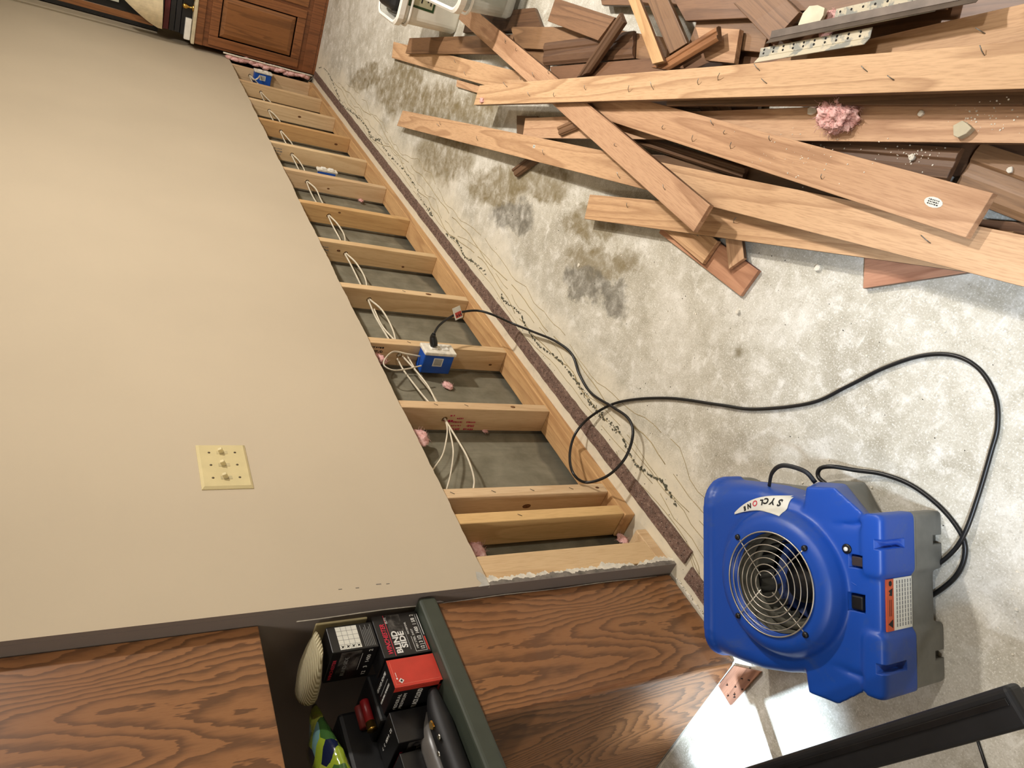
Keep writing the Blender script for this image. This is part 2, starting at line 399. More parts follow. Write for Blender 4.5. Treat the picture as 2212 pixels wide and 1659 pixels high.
def mat_clear(name, c, rough, alpha):
    a = N(name); a.b.inputs['Alpha'].default_value = alpha
    return a.out(c, rough, spec=.5)
CLEAR = mat_clear('clear_plastic', rgb(190, 190, 180), .2, .55)
TUBW = plain('white_tub_plastic', rgb(226, 222, 208), .4, var=.03)
def mat_bag():
    a = N('printed_bag'); v = a.coord(); x = a.n('ShaderNodeTexVoronoi'); a.l(v, x.inputs['Vector']); x.inputs['Scale'].default_value = 30
    sepc = a.n('ShaderNodeSeparateColor'); a.l(x.outputs['Color'], sepc.inputs[0])
    c = a.ramp(sepc.outputs[0], [(0, rgb(150, 170, 50)), (.34, rgb(84, 116, 36)), (.52, rgb(178, 186, 76)), (.68, rgb(24, 34, 66)), (.8, rgb(60, 98, 48)), (.92, rgb(110, 150, 150))], 'CONSTANT')
    n = a.noise(v, 28, 3)
    return a.out(c, .15, 0, n, .5, .006, .6, coat=.8)
BAG = mat_bag()

# ------------------------------------------------------------------ setting
def struct(name, bm, m, world=True, **k):
    return tag(link(name, bm, m, **k), kind='structure')
WX0, WX1, HC = -4.81, 0.045, 2.44
bm = B(); box(bm, (-8.6, -4.8, -.1), (2.2, 3.2, 0)); struct('floor', bm, FLOOR)
bm = B(); box(bm, (-8.6, -4.8, HC), (2.2, 3.2, HC + .1)); struct('ceiling', bm, CEIL)
bm = B(); box(bm, (-8.7, -4.9, 0), (-8.6, 3.3, HC)); struct('wall_left', bm, PAINT)
bm = B(); box(bm, (-8.6, -4.9, 0), (2.2, -4.8, HC)); struct('wall_near', bm, PAINT)
bm = B(); box(bm, (-8.6, 3.2, 0), (2.2, 3.3, HC)); struct('wall_far', bm, PAINT)
bm = B(); box(bm, (.70, -4.8, 0), (.80, .13, HC)); struct('wall_right', bm, PAINT)
# cast concrete outer wall behind the studs
bm = B(); box(bm, (WX0 + .06, .105, 0), (.70, .25, HC)); struct('wall_concrete', bm, CONC)

# painted drywall: hand-cut lower edge, torn corner
bm = B(); X = WX0; pts = []
while X < .68:
    pts.append((X, .602 + .0012 * math.sin(X * 9) + .001 * math.sin(X * 23 + 1) + random.uniform(-.0012, .0012))); X += .02
pts[-1] = (.69, .608)
n = len(pts); fr = [bm.verts.new((x, -.0127, z)) for x, z in pts]; bk = [bm.verts.new((x, 0, z)) for x, z in pts]
tf = [bm.verts.new((x, -.0127, HC)) for x, z in pts]; tb = [bm.verts.new((x, 0, HC)) for x, z in pts]
for i in range(n - 1):
    bm.faces.new((fr[i], fr[i + 1], tf[i + 1], tf[i])); bm.faces.new((bk[i], tb[i], tb[i + 1], bk[i + 1]))
    f = bm.faces.new((fr[i], bk[i], bk[i + 1], fr[i + 1])); f.material_index = 1
bm.faces.new((fr[0], tf[0], tb[0], bk[0])).material_index = 2; bm.faces.new((fr[-1], bk[-1], tb[-1], tf[-1]))
wall = struct('wall_front', bm, [PAINT, PLASTER, GREY])
# end return of the wall, painted grey, running back beside the counter
bm = B(); box(bm, (WX0 - .0005, .0003, 0), (WX0 + .0122, 1.3, HC)); box(bm, (WX0 - .0005, -.0122, 0), (WX0 + .0007, .0003, .6)); struct('wall_return', bm, GREY)
bm = B(); box(bm, (-8.6, 1.3, 0), (WX0 + .06, 1.4, HC)); 
struct('wall_back', bm, GREY)
# top plate region behind the drywall is closed by the studs; small white caulk line on the return
bm = B(); P = [Vector((WX0 - .001, .030 + .002 * math.sin(z * 20), z)) for z in [x * .05 for x in range(1, 22)]]
tube(bm, P, .0012, 5); struct('trim_1', bm, PLASTER)

# torn drywall corner below the cut: white gypsum and grey paper
def torn(name, y0, y1, x0, x1, m, seed, z0=0, z1=.602, thick=.012):
    bm = B(); k = 240; L = []; R = []
    for i in range(k + 1):
        z = z0 + (z1 - z0) * i / k
        r = x1 + (noise.noise(Vector((z * 11, seed, 0))) * .55 + noise.noise(Vector((z * 47, seed, 3))) * .4 + noise.noise(Vector((z * 150, seed, 9))) * .3) * (x1 - x0) * 1.3
        L.append((x0, z)); R.append((max(r, x0 + .002), z))
    for i in range(k):
        a, b, c, d = L[i], R[i], R[i + 1], L[i + 1]
        vs = [bm.verts.new((q[0], yy, q[1])) for yy in (y0, y1) for q in (a, b, c, d)]
        for f in ((0, 1, 2, 3), (4, 7, 6, 5), (0, 4, 5, 1), (1, 5, 6, 2), (2, 6, 7, 3), (3, 7, 4, 0)): bm.faces.new([vs[j] for j in f])
    return link(name, bm, m)
co = thing('torn_drywall_corner', 'ragged white gypsum edge left along the wall corner below the cut drywall', 'plaster', (WX0, 0, 0))
def par(o, p): 
    o.data.transform(WM[p.name].inverted()); o.parent = p; WM[o.name] = WM[p.name]; return o
par(torn('paper_layer', -.012, -.008, WX0 + .001, WX0 + .012, PAPERGREY, 5), co)
par(torn('gypsum', -.0118, -.0006, WX0 + .001, WX0 + .022, PLASTER, 1), co)
bm = B(); prism(bm, [(-.029, 0), (0, 0), (.012, .007), (.016, .018), (-.006, .024), (-.02, .017), (-.030, .03)], 0, .0008, frame((WX0 + .028, -.0129, .604), (1, 0, 0), (0, 0, 1), (0, -1, 0)))
o = link('exposed_corner_bead', bm, plain('scraped_filler', rgb(188, 184, 174), .7, var=.15)); tag(o, 'scraped metal corner bead patch at the lower left corner of the painted wall', 'corner bead')
# grey paint blisters on the return
bm = B()
for (u, v, s) in ((1150, 1287, .012), (1060, 1296, .016), (1240, 1276, .013), (940, 1303, .012), (1380, 1256, .012)):
    p = at(u, v, 0, WX0 - .001); blob(bm, p, (.0012, s * .6, s * 1.8), .3, 2, 2, s * 90)
o = link('peeling_paint', bm, plain('pale_grey_paint', rgb(160, 152, 146), .5)); tag(o, 'light grey peeling paint blisters on the wall end beside the oak panel', 'peeling paint', kind='stuff')
# nail marks / scuffs on the painted wall
bm = B()
for (u, v, s) in ((818, 1262, .006), (838, 1261, .004), (735, 1273, .004), (772, 1270, .004)):
    p = at(u, v, 1, -.0128); box(bm, p - Vector((s * .25, .0002, s)), p + Vector((s * .25, .0001, s)))
tag(link('scuff_marks', bm, PAPERGREY), 'small dark scuff marks on the beige wall above the cut corner', 'scuff', kind='stuff')

# ------------------------------------------------------------------ studs and plates
OFF = [-.002, .004, -.003, .002, .006, .010, -.006, -.012, -.015, -.013, .017, .012]
SX = [(-.4064 * k - .038 + OFF[k], -.4064 * k + OFF[k]) for k in range(12)] + [(-4.594, -4.556), (-4.785, -4.707)]
HZ = [.465, .45, .462, .458, .468, .465, .447, .466, .472, .470, .431]
ORD = ['first', 'second', 'third', 'fourth', 'fifth', 'sixth', 'seventh', 'eighth', 'ninth', 'tenth', 'eleventh', 'twelfth', 'thirteenth', 'last']
EXTRA = {0: 'carrying the small far blue outlet box', 4: 'with a dark stamp high on its side', 7: 'with faint stamp near the drywall', 8: 'with a dark knot near its lower front',
         9: 'carrying the plugged blue outlet box', 10: 'with a red stamp on its side', 11: 'dotted with staples on the front edge', 12: 'close beside the staple dotted stud', 13: 'wide and pale beside the torn plaster corner',
         6: 'with amber face and cables', 5: 'behind the loose white outlet', 1: 'beside the far blue box', 2: 'with a lone cable loop', 3: 'with orange front edge'}
studs = []
for k, (x0, x1) in enumerate(SX):
    d = .089 if k < 13 else .038
    z0 = .038 if k not in (12,) else .038
    bm = B(); box(bm, (x0, .0004, z0), (x1, d, 2.40))
    M = T(x0, 0, z0); bm.transform(M.inverted())
    o = link('wall_stud', bm, (PINEWARM if k in (3, 6, 12) else PINE), M=M, bevel=.0025, segs=2)
    if k < 11:
        c = B(); zz = HZ[k]; lathe(c, [(0, -.06), (.011, -.06), (.011, .1), (0, .1)], 14, M.inverted() @ frame((x0 - .02, .045, zz), (0, 0, 1), (0, 1, 0), (1, 0, 0)) @ T(0, 0, 0))
        cut(o, c)
    tag(o, 'pine wall stud, %s from the far cabinet, %s' % (ORD[k], EXTRA[k]), 'wall stud', 'pine studs of the opened wall')
    studs.append(o)
bm = B(); box(bm, (-4.600, 0, 0), (.04, .089, .038)); M = T(-4.6, 0, 0); bm.transform(M.inverted())
tag(link('bottom_plate', bm, PINEX, M=M, bevel=.003), 'long pine bottom plate on the slab under the wall studs', 'bottom plate')
bm = B(); box(bm, (-4.79, .001, 0), (-4.66, .089, .038)); M = T(-4.79, 0, 0); bm.transform(M.inverted())
tag(link('plate_block', bm, PINE, M=M, bevel=.003), 'short pine plate block beneath the wide pale corner stud', 'bottom plate')
# stamps
def side(x, y, z, flip=False):   # frame on the -x face of a stud
    return frame((x, y, z), (0, 0, 1) if flip else (0, 0, -1), (0, 1, 0) if flip else (0, -1, 0), (-1, 0, 0))
def stamp(k, lines, z, y, size, m, flip=False, wid=None):
    o = studs[k]; inv = WM[o.name].inverted()
    for i, t in enumerate(lines):
        yy = y + (-i if flip else i) * size * 1.35
        if t[0] == '#':      # unreadable smudged line of the stamp
            b = B(); rr = random.Random(k * 7 + i); x = 0
            while x < size * len(t):
                w_ = size * rr.uniform(.12, .5); box(b, (x, rr.uniform(0, .15) * size, -.0001), (x + w_, size * rr.uniform(.45, .62), .0002), side(SX[k][0] - .0005, yy, z, flip)); x += w_ + size * rr.uniform(.12, .3)
            link('grade_stamp', b, m, o, world=True); continue
        text('grade_stamp', t, size, m, o, inv @ side(SX[k][0] - .0005, yy, z, flip), .0003, bold=.0004)
stamp(9, ['####', '2x4 STUD', '####'], .592, .022, .013, BINK)
stamp(7, ['####', '2x4 STUD', '####'], .585, .03, .010, GINK)
stamp(4, ['####', '2x4 STUD', '####'], .57, .03, .011, GINK)
stamp(10, ['##', '#'], .40, .045, .016, PINKINK, True)
stamp(10, ['2x4 STUD', '###', '####', '##'], .365, .080, .011, PINKINK, True)
stamp(10, ['###', 'STUD', '###'], .315, .080, .011, PINKINK, True)
# staples on the stud fronts
for k, zs in ((11, (.57, .44, .31, .17)), (10, (.47, .36)), (9, (.44,)), (12, (.40,)), (8, (.33,))):
    for z in zs:
        o = studs[k]; x = (SX[k][0] + SX[k][1]) / 2
        bm = B(); tube(bm, [Vector((x - .004, -.001, z - .006)), Vector((x + .003, -.002, z + .006))], .0007, 5)
        link('staple', bm, SATIN, o, world=True)
# knots as dark discs
KN = plain('knot_wood', rgb(112, 70, 34), .7, var=.3, scale=200)
for k, y, z, s, front in ((8, 0, .22, .011, 1), (7, .035, .50, .007, 0), (9, .06, .09, .006, 0), (3, .05, .12, .009, 0), (2, .04, .27, .009, 0), (11, .045, .32, .012, 0), (10, 0, .18, .008, 1), (11, 0, .07, .006, 1), (7, .07, .19, .006, 0), (6, .02, .40, .006, 0), (5, .06, .35, .006, 0)):
    o = studs[k]; bm = B()
    F = frame(((SX[k][0] + SX[k][1]) / 2, -.0002, z), (1, 0, 0), (0, 0, 1), (0, -1, 0)) if front else frame((SX[k][0] - .0002, y, z), (0, 1, 0), (0, 0, 1), (-1, 0, 0))
    lathe(bm, [(0, 0), (s, 0), (s * .8, .0005), (0, .0007)], 12, F @ Matrix.Diagonal((.7, 1.2, 1, 1))); link('knot', bm, KN, o, world=True)

# ------------------------------------------------------------------ cables through the studs
def cable(dy, dz, sag, label, k0=0, k1=11, r=.0044, name='electrical_cable'):
    P = []
    for k in range(k0, k1):
        xc = SX[k][0] + .019
        P.append((xc + .02, .045 + dy * .4, HZ[k] + dz * .3)); P.append((xc - .02, .045 + dy * .4, HZ[k] + dz * .3))
        if k + 1 < k1:
            xm = SX[k][0] - .10; P.append((xm, .048 + dy * 2 + random.uniform(-.004, .008), HZ[k] - sag * random.uniform(.7, 1.1)))
            P.append((xm - .14, .050 + dy * 2.2, HZ[k] - sag * random.uniform(.8, 1.3)))
    bm = B(); tube(bm, spline(P, 6), r, 8, flat=.62)
    return tag(link(name, bm, WIRE), label, 'cable', 'white cables threaded through the studs')
cable(.005, .010, .004, 'white electrical cable threaded through the stud holes, highest strand', 0, 10)
cable(-.005, -.008, .022, 'white electrical cable threaded through the stud holes, sagging lowest between studs', 0, 10)
def run(pix, label, name='electrical_cable', r=.0038):
    P = [at(u, v, 1, y) for u, v, y in pix]; bm = B(); tube(bm, spline(P, 8), r, 8, flat=.65)
    return tag(link(name, bm, WIRE), label, 'cable')
run([(808, 668, .045), (826, 705, .05), (852, 735, .05), (880, 770, .045), (905, 812, .045), (928, 842, .045), (945, 870, .045), (961, 906, .045), (966, 925, .045), (964, 950, .05), (955, 985, .06), (932, 1018, .07), (905, 1050, .08)], 'white cable curving up and left behind the drywall in the bay nearest the corner')
run([(858, 775, .05), (872, 800, .055), (898, 835, .05), (925, 868, .045), (961, 907, .046), (972, 935, .05), (979, 975, .055), (974, 1020, .06), (966, 1052, .062), (955, 1085, .07), (935, 1120, .07)], 'white cable hanging in the middle of the bay nearest the corner')
run([(870, 770, .04), (900, 803, .035), (925, 835, .035), (943, 870, .04), (962, 907, .044), (985, 945, .04), (1008, 985, .038), (1022, 1025, .045), (1023, 1052, .06), (1010, 1090, .07), (985, 1120, .07)], 'white cable arching lowest in the bay nearest the corner')
run([(908, 770, .03), (880, 765, .025), (850, 760, .02), (832, 775, .02), (830, 790, .03), (850, 800, .035), (880, 797, .035), (910, 790, .03)], 'white cable looped beside the near blue outlet box')

# ------------------------------------------------------------------ outlet boxes on the studs
def outlet_box(x, z, w, label, device=True, yf=-.012, k=9):
    t = thing('outlet_box', label, 'outlet box', (x - w / 2, yf, z))
    d = .078
    bm = B(); box(bm, (x - w, yf + .012, z - .058), (x, yf + .012 + d, z + .058)); link('box_shell', bm, BOXBLUE, t, world=True, bevel=.004)
    if device:
        bm = B(); box(bm, (x - w - .006, yf - .002, z - .062), (x + .006, yf + .012, z + .062)); link('device_plate', bm, PLASTER, t, world=True, bevel=.004)
        bm = B()
        for s in (-1, 1): box(bm, (x - w / 2 - .014, yf - .008, z + s * .021 - .014), (x - w / 2 + .014, yf, z + s * .021 + .014))
        link('receptacle', bm, WHITE, t, world=True, bevel=.004)
    F = frame((x - w - .0005, yf + .04, z + .02), (0, 1, 0), (0, 0, -1), (-1, 0, 0))
    bm = B(); box(bm, (-.016, 0, -.0002), (.018, .038, .0003), F); s = link('sticker', bm, LABELW, t, world=True); s['label'] = 'white barcode sticker'
    bm = B()
    for i in range(9): box(bm, (-.012 + i * .003, .004, .0002), (-.0108 + i * .003, .034, .0006), F)
    link('barcode', bm, BINK, s, world=True)
    return t
bx = outlet_box(SX[9][0] - .001, .343, .056, 'blue plastic outlet box with a black plug in it, mounted on the tenth stud')
outlet_box(SX[0][0] - .001, .385, .054, 'small far blue outlet box on the stud beside the oak cabinet', True, -.012, 0)
# loose white outlet between studs 4 and 5
p = at(706, 371, 1, .02)
t = thing('loose_outlet', 'paint spattered white double outlet hanging between the fifth and sixth studs', 'outlet', p)
bm = B(); box(bm, (p.x - .02, p.y - .012, p.z - .055), (p.x + .022, p.y, p.z + .055)); link('device_plate', bm, PLASTER, t, world=True, bevel=.003)
bm = B(); 
for s in (-1, 1): box(bm, (p.x - .013, p.y - .02, p.z + s * .021 - .014), (p.x + .013, p.y - .011, p.z + s * .021 + .014))
link('receptacle', bm, WHITE, t, world=True, bevel=.004)
bm = B(); box(bm, (p.x - .022, p.y + .0, p.z - .045), (p.x + .016, p.y + .06, p.z + .045)); link('box_shell', bm, BOXBLUE, t, world=True, bevel=.004)
# staple mark of thin cable by the far box
run([(541, 166, .045), (548, 172, .03), (556, 170, .01), (562, 163, .01)], 'short white cable entering the small far blue outlet box', r=.005)

# ------------------------------------------------------------------ insulation tufts
def tuft(c, s, label, seed, n=60, hair=.012, name='insulation_tuft'):
    bm = B(); blob(bm, c, s, .42, 1.5, 5 if n > 200 else 3, seed)
    rnd = random.Random(seed)
    for v in bm.verts: v.co += Vector((rnd.uniform(-1, 1), rnd.uniform(-1, 1), rnd.uniform(-1, 1))) * max(s) * (.035 if n > 200 else .06)
    vs = [v.co.copy() for v in bm.verts]; C = Vector(c)
    for i in range(n):
        p = rnd.choice(vs); d = (p - C).normalized()
        q = p + d * hair * rnd.uniform(.1, .5) + Vector((rnd.uniform(-1, 1), rnd.uniform(-1, 1), rnd.uniform(-.6, .6))) * hair * .7
        tube(bm, [p, (p + q) / 2 + d.orthogonal() * hair * .15, q], [.0005, .0004, .0002], 3)
    return tag(link(name, bm, WOOL), label, 'insulation')
for (u, v, y, s, lab) in ((967, 832, .095, .022, 'small pink insulation wisp on the concrete between the tenth and eleventh studs'), (905, 945, .06, .035, 'pink insulation poking out below the drywall beside the red stamped stud'),
                          (820, 775, .05, .03, 'pink insulation tuft under the drywall edge near the plugged box'), (1030, 1190, .08, .032, 'pink insulation lump beside the last wide stud'),
                          (780, 433, .085, .016, 'pink fluff at the foot of the sixth stud'), (1047, 930, .088, .012, 'tiny pink fluff behind the red stamped stud'), (535, 226, .03, .03, 'pale pink insulation beside the second stud'),
                          (1345, 1165, .07, .02, 'pink fluff on the slab between the last two studs'), (800, 655, .08, .018, 'rust pink fluff behind the ninth stud hole')):
    p = at(u, v, 1, y); tuft(p, (s, s * .35, s * .8), lab, int(u), 60, s * .6)
bm = B()
for i in range(16): blob(bm, (.035 + random.uniform(-.006, .006), -.028 + random.uniform(-.006, .012), .06 + i * .036), (.014, .02, .03), .6, 3, 2, i)
tag(link('insulation_strip', bm, WOOL), 'pink insulation strip squeezed beside the far oak cabinet', 'insulation')
bm = B(); tube(bm, [Vector((.02 + .004 * math.sin(i), -.050, .02 + i * .03)) for i in range(22)], .006, 5, flat=.4)
tag(link('white_caulk_strip', bm, PLASTER), 'white torn plaster strip along the edge of the far oak cabinet', 'plaster')

# ------------------------------------------------------------------ tack strips and floor residue
def strip(x0, x1, y0, y1, label, h=.008, rag=.004):
    bm = B(); k = max(6, int(abs(x1 - x0) / .03)); L = []
    rows = []
    for i in range(k + 1):
        x = x0 + (x1 - x0) * i / k
        a = y0 + random.uniform(-rag, rag) * .4; b = y1 + random.uniform(-rag, rag) * .4
        rows.append([bm.verts.new((x, a, .0005)), bm.verts.new((x, a, h)), bm.verts.new((x, b, h)), bm.verts.new((x, b, .0005))])
    for a, b in zip(rows, rows[1:]):
        for i in range(4): bm.faces.new((a[i], a[(i + 1) % 4], b[(i + 1) % 4], b[i]))
    bm.faces.new(rows[0]); bm.faces.new(rows[-1][::-1])
    o = link('tack_strip', bm, TACK); tag(o, label, 'tack strip')
    pins = B(); n = int(abs(x1 - x0) / .03)
    for i in range(n):
        for q in (.3, .7):
            x = x0 + (x1 - x0) * (i + .5) / n + random.uniform(-.004, .004); y = y0 + (y1 - y0) * q
            tube(pins, [Vector((x, y, h - .001)), Vector((x, y + .001, h + .004))], .0008, 4)
    pp = link('pins', pins, SATIN, o, world=True); pp['kind'] = 'stuff'
    return o
strip(.03, -4.835, -.086, -.040, 'long brown carpet tack strip on the slab along the opened wall', .009)
strip(-4.86, -5.10, -.052, -.008, 'short brown tack strip along the foot of the oak panel', .008)
# strip at the cabinet corner, running back along the panel side
bm = B(); pl = [atz(1590, 1437, 0), atz(1647, 1450, 0), atz(1582, 1522, 0), atz(1556, 1480, 0)]
prism(bm, [(p.x, p.y) for p in pl], .0005, .008); ts = tag(link('tack_strip', bm, wood('tack_wood_pale', rgb(170, 122, 96), rgb(150, 104, 82), rgb(96, 62, 48), 'y', 2, .6)), 'pale brown double tack strip sticking out from the corner of the oak panel', 'tack strip')
bm = B()
for (u, v) in ((1572, 1480), (1590, 1484), (1605, 1489), (1588, 1500), (1622, 1443), (1574, 1503), (1588, 1506), (1619, 1469), (1604, 1466)):
    p = atz(u, v, .008); tube(bm, [p, p + Vector((.001, 0, .005))], .0014, 5)
link('pins', bm, BINK, ts, world=True)['kind'] = 'stuff'

def bits(name, label, cat, m, gen, n):
    bm = B()
    for i in range(n):
        x, y, z, s = gen(i)
        k = random.randint(4, 6); a0 = random.random() * 6
        poly = [(x + s * random.uniform(.5, 1.2) * math.cos(a0 + 2 * PI * j / k), y + s * random.uniform(.4, 1.1) * math.sin(a0 + 2 * PI * j / k)) for j in range(k)]
        prism(bm, poly, z, z + min(.003, s * .5))
    return tag(link(name, bm, m), label, cat, kind='stuff')
MAIN = [(690,146),(703,150),(717,173),(729,203),(740,227),(760,242),(774,254),(792,274),(803,297),(819,303),(833,324),(853,347),(880,376),(896,401),(917,440),(940,473),(961,503),(988,522),(1005,555),(1026,568),(1056,598),(1073,622),(1090,650),(1120,673),(1138,708),(1160,742),(1191,765),(1220,790),(1248,828),(1274,866),(1293,891),(1324,920),(1343,942),(1372,1002),(1397,1021),(1438,1049),(1460,1094)]
mainc = spline([atz(u, v, .0006) for u, v in MAIN], 22)
mainc = [q + Vector((0, .003 * noise.noise(Vector((q.x * 6, 0, 0))) + .005 * noise.noise(Vector((q.x * 25, 3, 0))), 0)) for q in mainc if noise.noise(Vector((q.x * 3.1, 5, 0))) > -.28]
def g1(i):
    p = random.choice(mainc); return (p.x + random.gauss(0, .003), p.y + random.gauss(0, .0022 + .003 * (math.sin(p.x * 7) > .5)), .0004, random.uniform(.0015, .0046))
bits('adhesive_residue', 'beaded dark green adhesive line on the slab parallel to the wall', 'adhesive residue', plain('dark_adhesive', rgb(84, 82, 66), .9), g1, 900)
brown = plain('brown_adhesive', rgb(164, 146, 108), .9)
bm = B()
for j, (oy, amp) in enumerate(((-.035, .012), (-.065, .016), (-.09, .02), (-.12, .012), (-.155, .02))):
    P = []
    for i in range(0, 110):
        x = -.4 - i * .042 - (j * .1); 
        if x < -4.95: break
        y = -.075 + oy + amp * noise.noise(Vector((x * 2.3, j * 7.0, 0))) * 3.4 + amp * 1.2 * noise.noise(Vector((x * 9, j * 3.0, 1)))
        P.append(Vector((x, y, .0004)))
        if random.random() < .10 and len(P) > 3: tube(bm, P, .0011 + .0006 * (j % 2), 4); P = []
    if len(P) > 2: tube(bm, P, .0012, 4)
for q in range(3):
    P = [atz(u + random.uniform(-5, 5), v + q * 12, .0004) for u, v in ((1330, 975), (1350, 1010), (1400, 1060), (1440, 1110), (1480, 1160), (1505, 1215), (1515, 1240))]
    tube(bm, spline(P, 6), .0012, 4)
tag(link('adhesive_strings', bm, brown), 'thin brown strings of old adhesive curling over the slab beside the wall', 'adhesive residue', kind='stuff')
def g2(i):
    u = random.uniform(700, 2212); v = random.uniform(100, 1500); p = atz(u, v, 0)
    if p.y > -.01: p.y = -.02 - random.random() * .5
    return (p.x, p.y, .0003, random.choice((.0012, .0016, .002, .003)))
bits('plaster_crumbs', 'scattered white plaster crumbs over the bare slab', 'debris', PLASTER, g2, 420)
def g3(i):
    u = random.uniform(900, 2150); v = random.uniform(300, 1300); p = atz(u, v, 0)
    if p.y > -.01: p.y = -.1
    return (p.x, p.y, .0003, random.uniform(.0008, .002))
bits('dark_grit', 'dark grit specks scattered over the bare slab', 'debris', plain('grit', rgb(60, 54, 44), .9), g3, 130)
# broken chips worth naming
def hit(u, v, z=0, lift=0):
    dg = bpy.context.evaluated_depsgraph_get()
    ok, loc, nrm, idx, ob, mm = sc.ray_cast(dg, CAM, ray(u, v).normalized())
    return (loc if ok else atz(u, v, z)) + Vector((0, 0, lift))
def chip(u, v, z, s, label, h=.008, m=PLASTER, seed=0, name='plaster_chip'):
    p = hit(u, v, z); z = p.z; bm = B(); rnd = random.Random(seed + u)
    k = 7; prism(bm, [(p.x + s * rnd.uniform(.6, 1.1) * math.cos(2 * PI * j / k), p.y + s * rnd.uniform(.6, 1.1) * math.sin(2 * PI * j / k)) for j in range(k)], z - h * .1, z + h)
    return tag(link(name, bm, m, bevel=.0012), label, 'plaster chip')
bpy.context.view_layer.update()
chip(1769, 579, 0, .010, 'small white plaster chip on the slab beside the pile end')
chip(1250, 573, 0, .008, 'thin white paint flake on the dark stained patch of slab', .002)
chip(1596, 674, 0, .007, 'white chip on the slab below the short red board')

# ------------------------------------------------------------------ counter with oak panels
M = T(-5.11, .022, 0)
t = thing('bar_cabinet', 'large oak veneered cabinet panel under the dark green counter', 'cabinet', M)
bm = B(); box(bm, (-5.11, .022, .004), (WX0 - .002, 1.28, .74)); o = link('oak_panel', bm, OAK, t, world=True, bevel=.012, segs=4)
bm = B(); box(bm, (-5.114, .03, 0), (-5.110, 1.28, .0045)); box(bm, (-5.10, .018, 0), (WX0 - .004, .022, .003)); link('caulk_line', bm, PLASTER, t, world=True)
bm = B()
for i in range(46):
    x = random.uniform(-5.09, -4.83); blob(bm, (x, .017 + random.uniform(-.003, .001), .003), (random.uniform(.002, .004), .002, .003), .4, 3, 1, i)
link('plaster_dust', bm, PLASTER, t, world=True)['kind'] = 'stuff'
bm = B(); box(bm, (-5.29, -.001, .741), (WX0 - .002, 1.29, .785))
tag(link('counter_top', bm, GREEN, M=T(-5.5, 0, .76), world=True, bevel=.008, segs=3), 'dark green laminate counter top above the lower oak panel', 'counter')
t = thing('upper_cabinet', 'upper oak cabinet panel left of the painted wall above the dark niche', 'cabinet', T(-5.11, .026, 1.13))
bm = B(); box(bm, (-5.62, .028, 1.128), (WX0 - .002, .40, 2.43)); link('oak_panel', bm, OAK, t, world=True, bevel=.002)

# switch plates
t = thing('switch_plate', 'ivory triple light switch plate on the beige wall', 'light switch', (-4.370, -.0127, 1.148))
bm = B(); a, b = (-4.449, 1.090), (-4.289, 1.205)
loft(bm, [[(x, y, z) for x, z in ((a[0] + i, a[1] + i), (b[0] - i, a[1] + i), (b[0] - i, b[1] - i), (a[0] + i, b[1] - i))] for y, i in ((-.0127, 0), (-.015, 0), (-.0195, .006))])
link('cover_plate', bm, IVORY, t, world=True)
for i in range(3):
    x = -4.369 + (i - 1) * .046
    bm = B(); box(bm, (x - .0055, -.0202, 1.148 - .013), (x + .0055, -.0195, 1.148 + .013)); s = link('switch_slot', bm, plain('ivory_shade', rgb(196, 182, 140), .5), t, world=True)
    bm = B(); F = frame((x, -.0195, 1.149), (1, 0, 0), (0, -math.cos(.5), math.sin(.5)), (0, math.sin(-.5) * -1, math.cos(.5)))
    box(bm, (-.0042, 0, -.0055), (.0042, .014, .0045), F); link('toggle', bm, IVORY, s, world=True, bevel=.001)
    for dz in (-.030, .030):
        bm = B(); lathe(bm, [(0, 0), (.0032, 0), (.0026, .0008), (0, .001)], 12, frame((x, -.0196, 1.148 + dz), (1, 0, 0), (0, 0, 1), (0, -1, 0)))
        link('screw', bm, plain('dull_screw', rgb(88, 74, 48), .5), t, world=True)
t = thing('outlet_plate', 'ivory outlet cover plate edge on the grey wall inside the niche', 'outlet', (WX0, .08, .95))
bm = B(); box(bm, (WX0 - .006, .044, .893), (WX0 - .0006, .116, 1.008)); link('cover_plate', bm, IVORY, t, world=True, bevel=.003)
bm = B(); box(bm, (WX0 - .008, .064, .93), (WX0 - .005, .096, .97)); link('receptacle', bm, WHITE, t, world=True, bevel=.001)

# ------------------------------------------------------------------ things on the counter
CT = .786
def cuboid_faces(name, label, cat, a, b, m, faces, mats):
    t = thing(name, label, cat, ((a[0] + b[0]) / 2, (a[1] + b[1]) / 2, a[2]))
    bm = B(); box(bm, a, b); link('carton', bm, m, t, world=True, bevel=.0015)
    return t
def face_y(x0, y, z0): return frame((x0, y - .0004, z0), (1, 0, 0), (0, 0, 1), (0, -1, 0))     # facing the room
def face_x(x, y0, z0): return frame((x - .0004, y0, z0), (0, -1, 0), (0, 0, 1), (-1, 0, 0))    # facing left
def quad(name, m, t, F, x0, y0, x1, y1, h=.0003):
    bm = B(); box(bm, (x0, y0, 0), (x1, y1, h), F); return link(name, bm, m, t, world=True)
def txt(t, body, F, x, y, size, m, **k): return text('lettering', body, size, m, t, WM[t.name].inverted() @ F @ T(x, y, .0004), .0002, **k)
CAMO = N('smoky_print'); vv = CAMO.coord(); CAMO = CAMO.out(CAMO.ramp(CAMO.noise(vv, 34, 4, .6, .5), [(.42, rgb(20, 19, 20)), (.62, rgb(92, 88, 84)), (.75, rgb(176, 170, 160))]), .4)
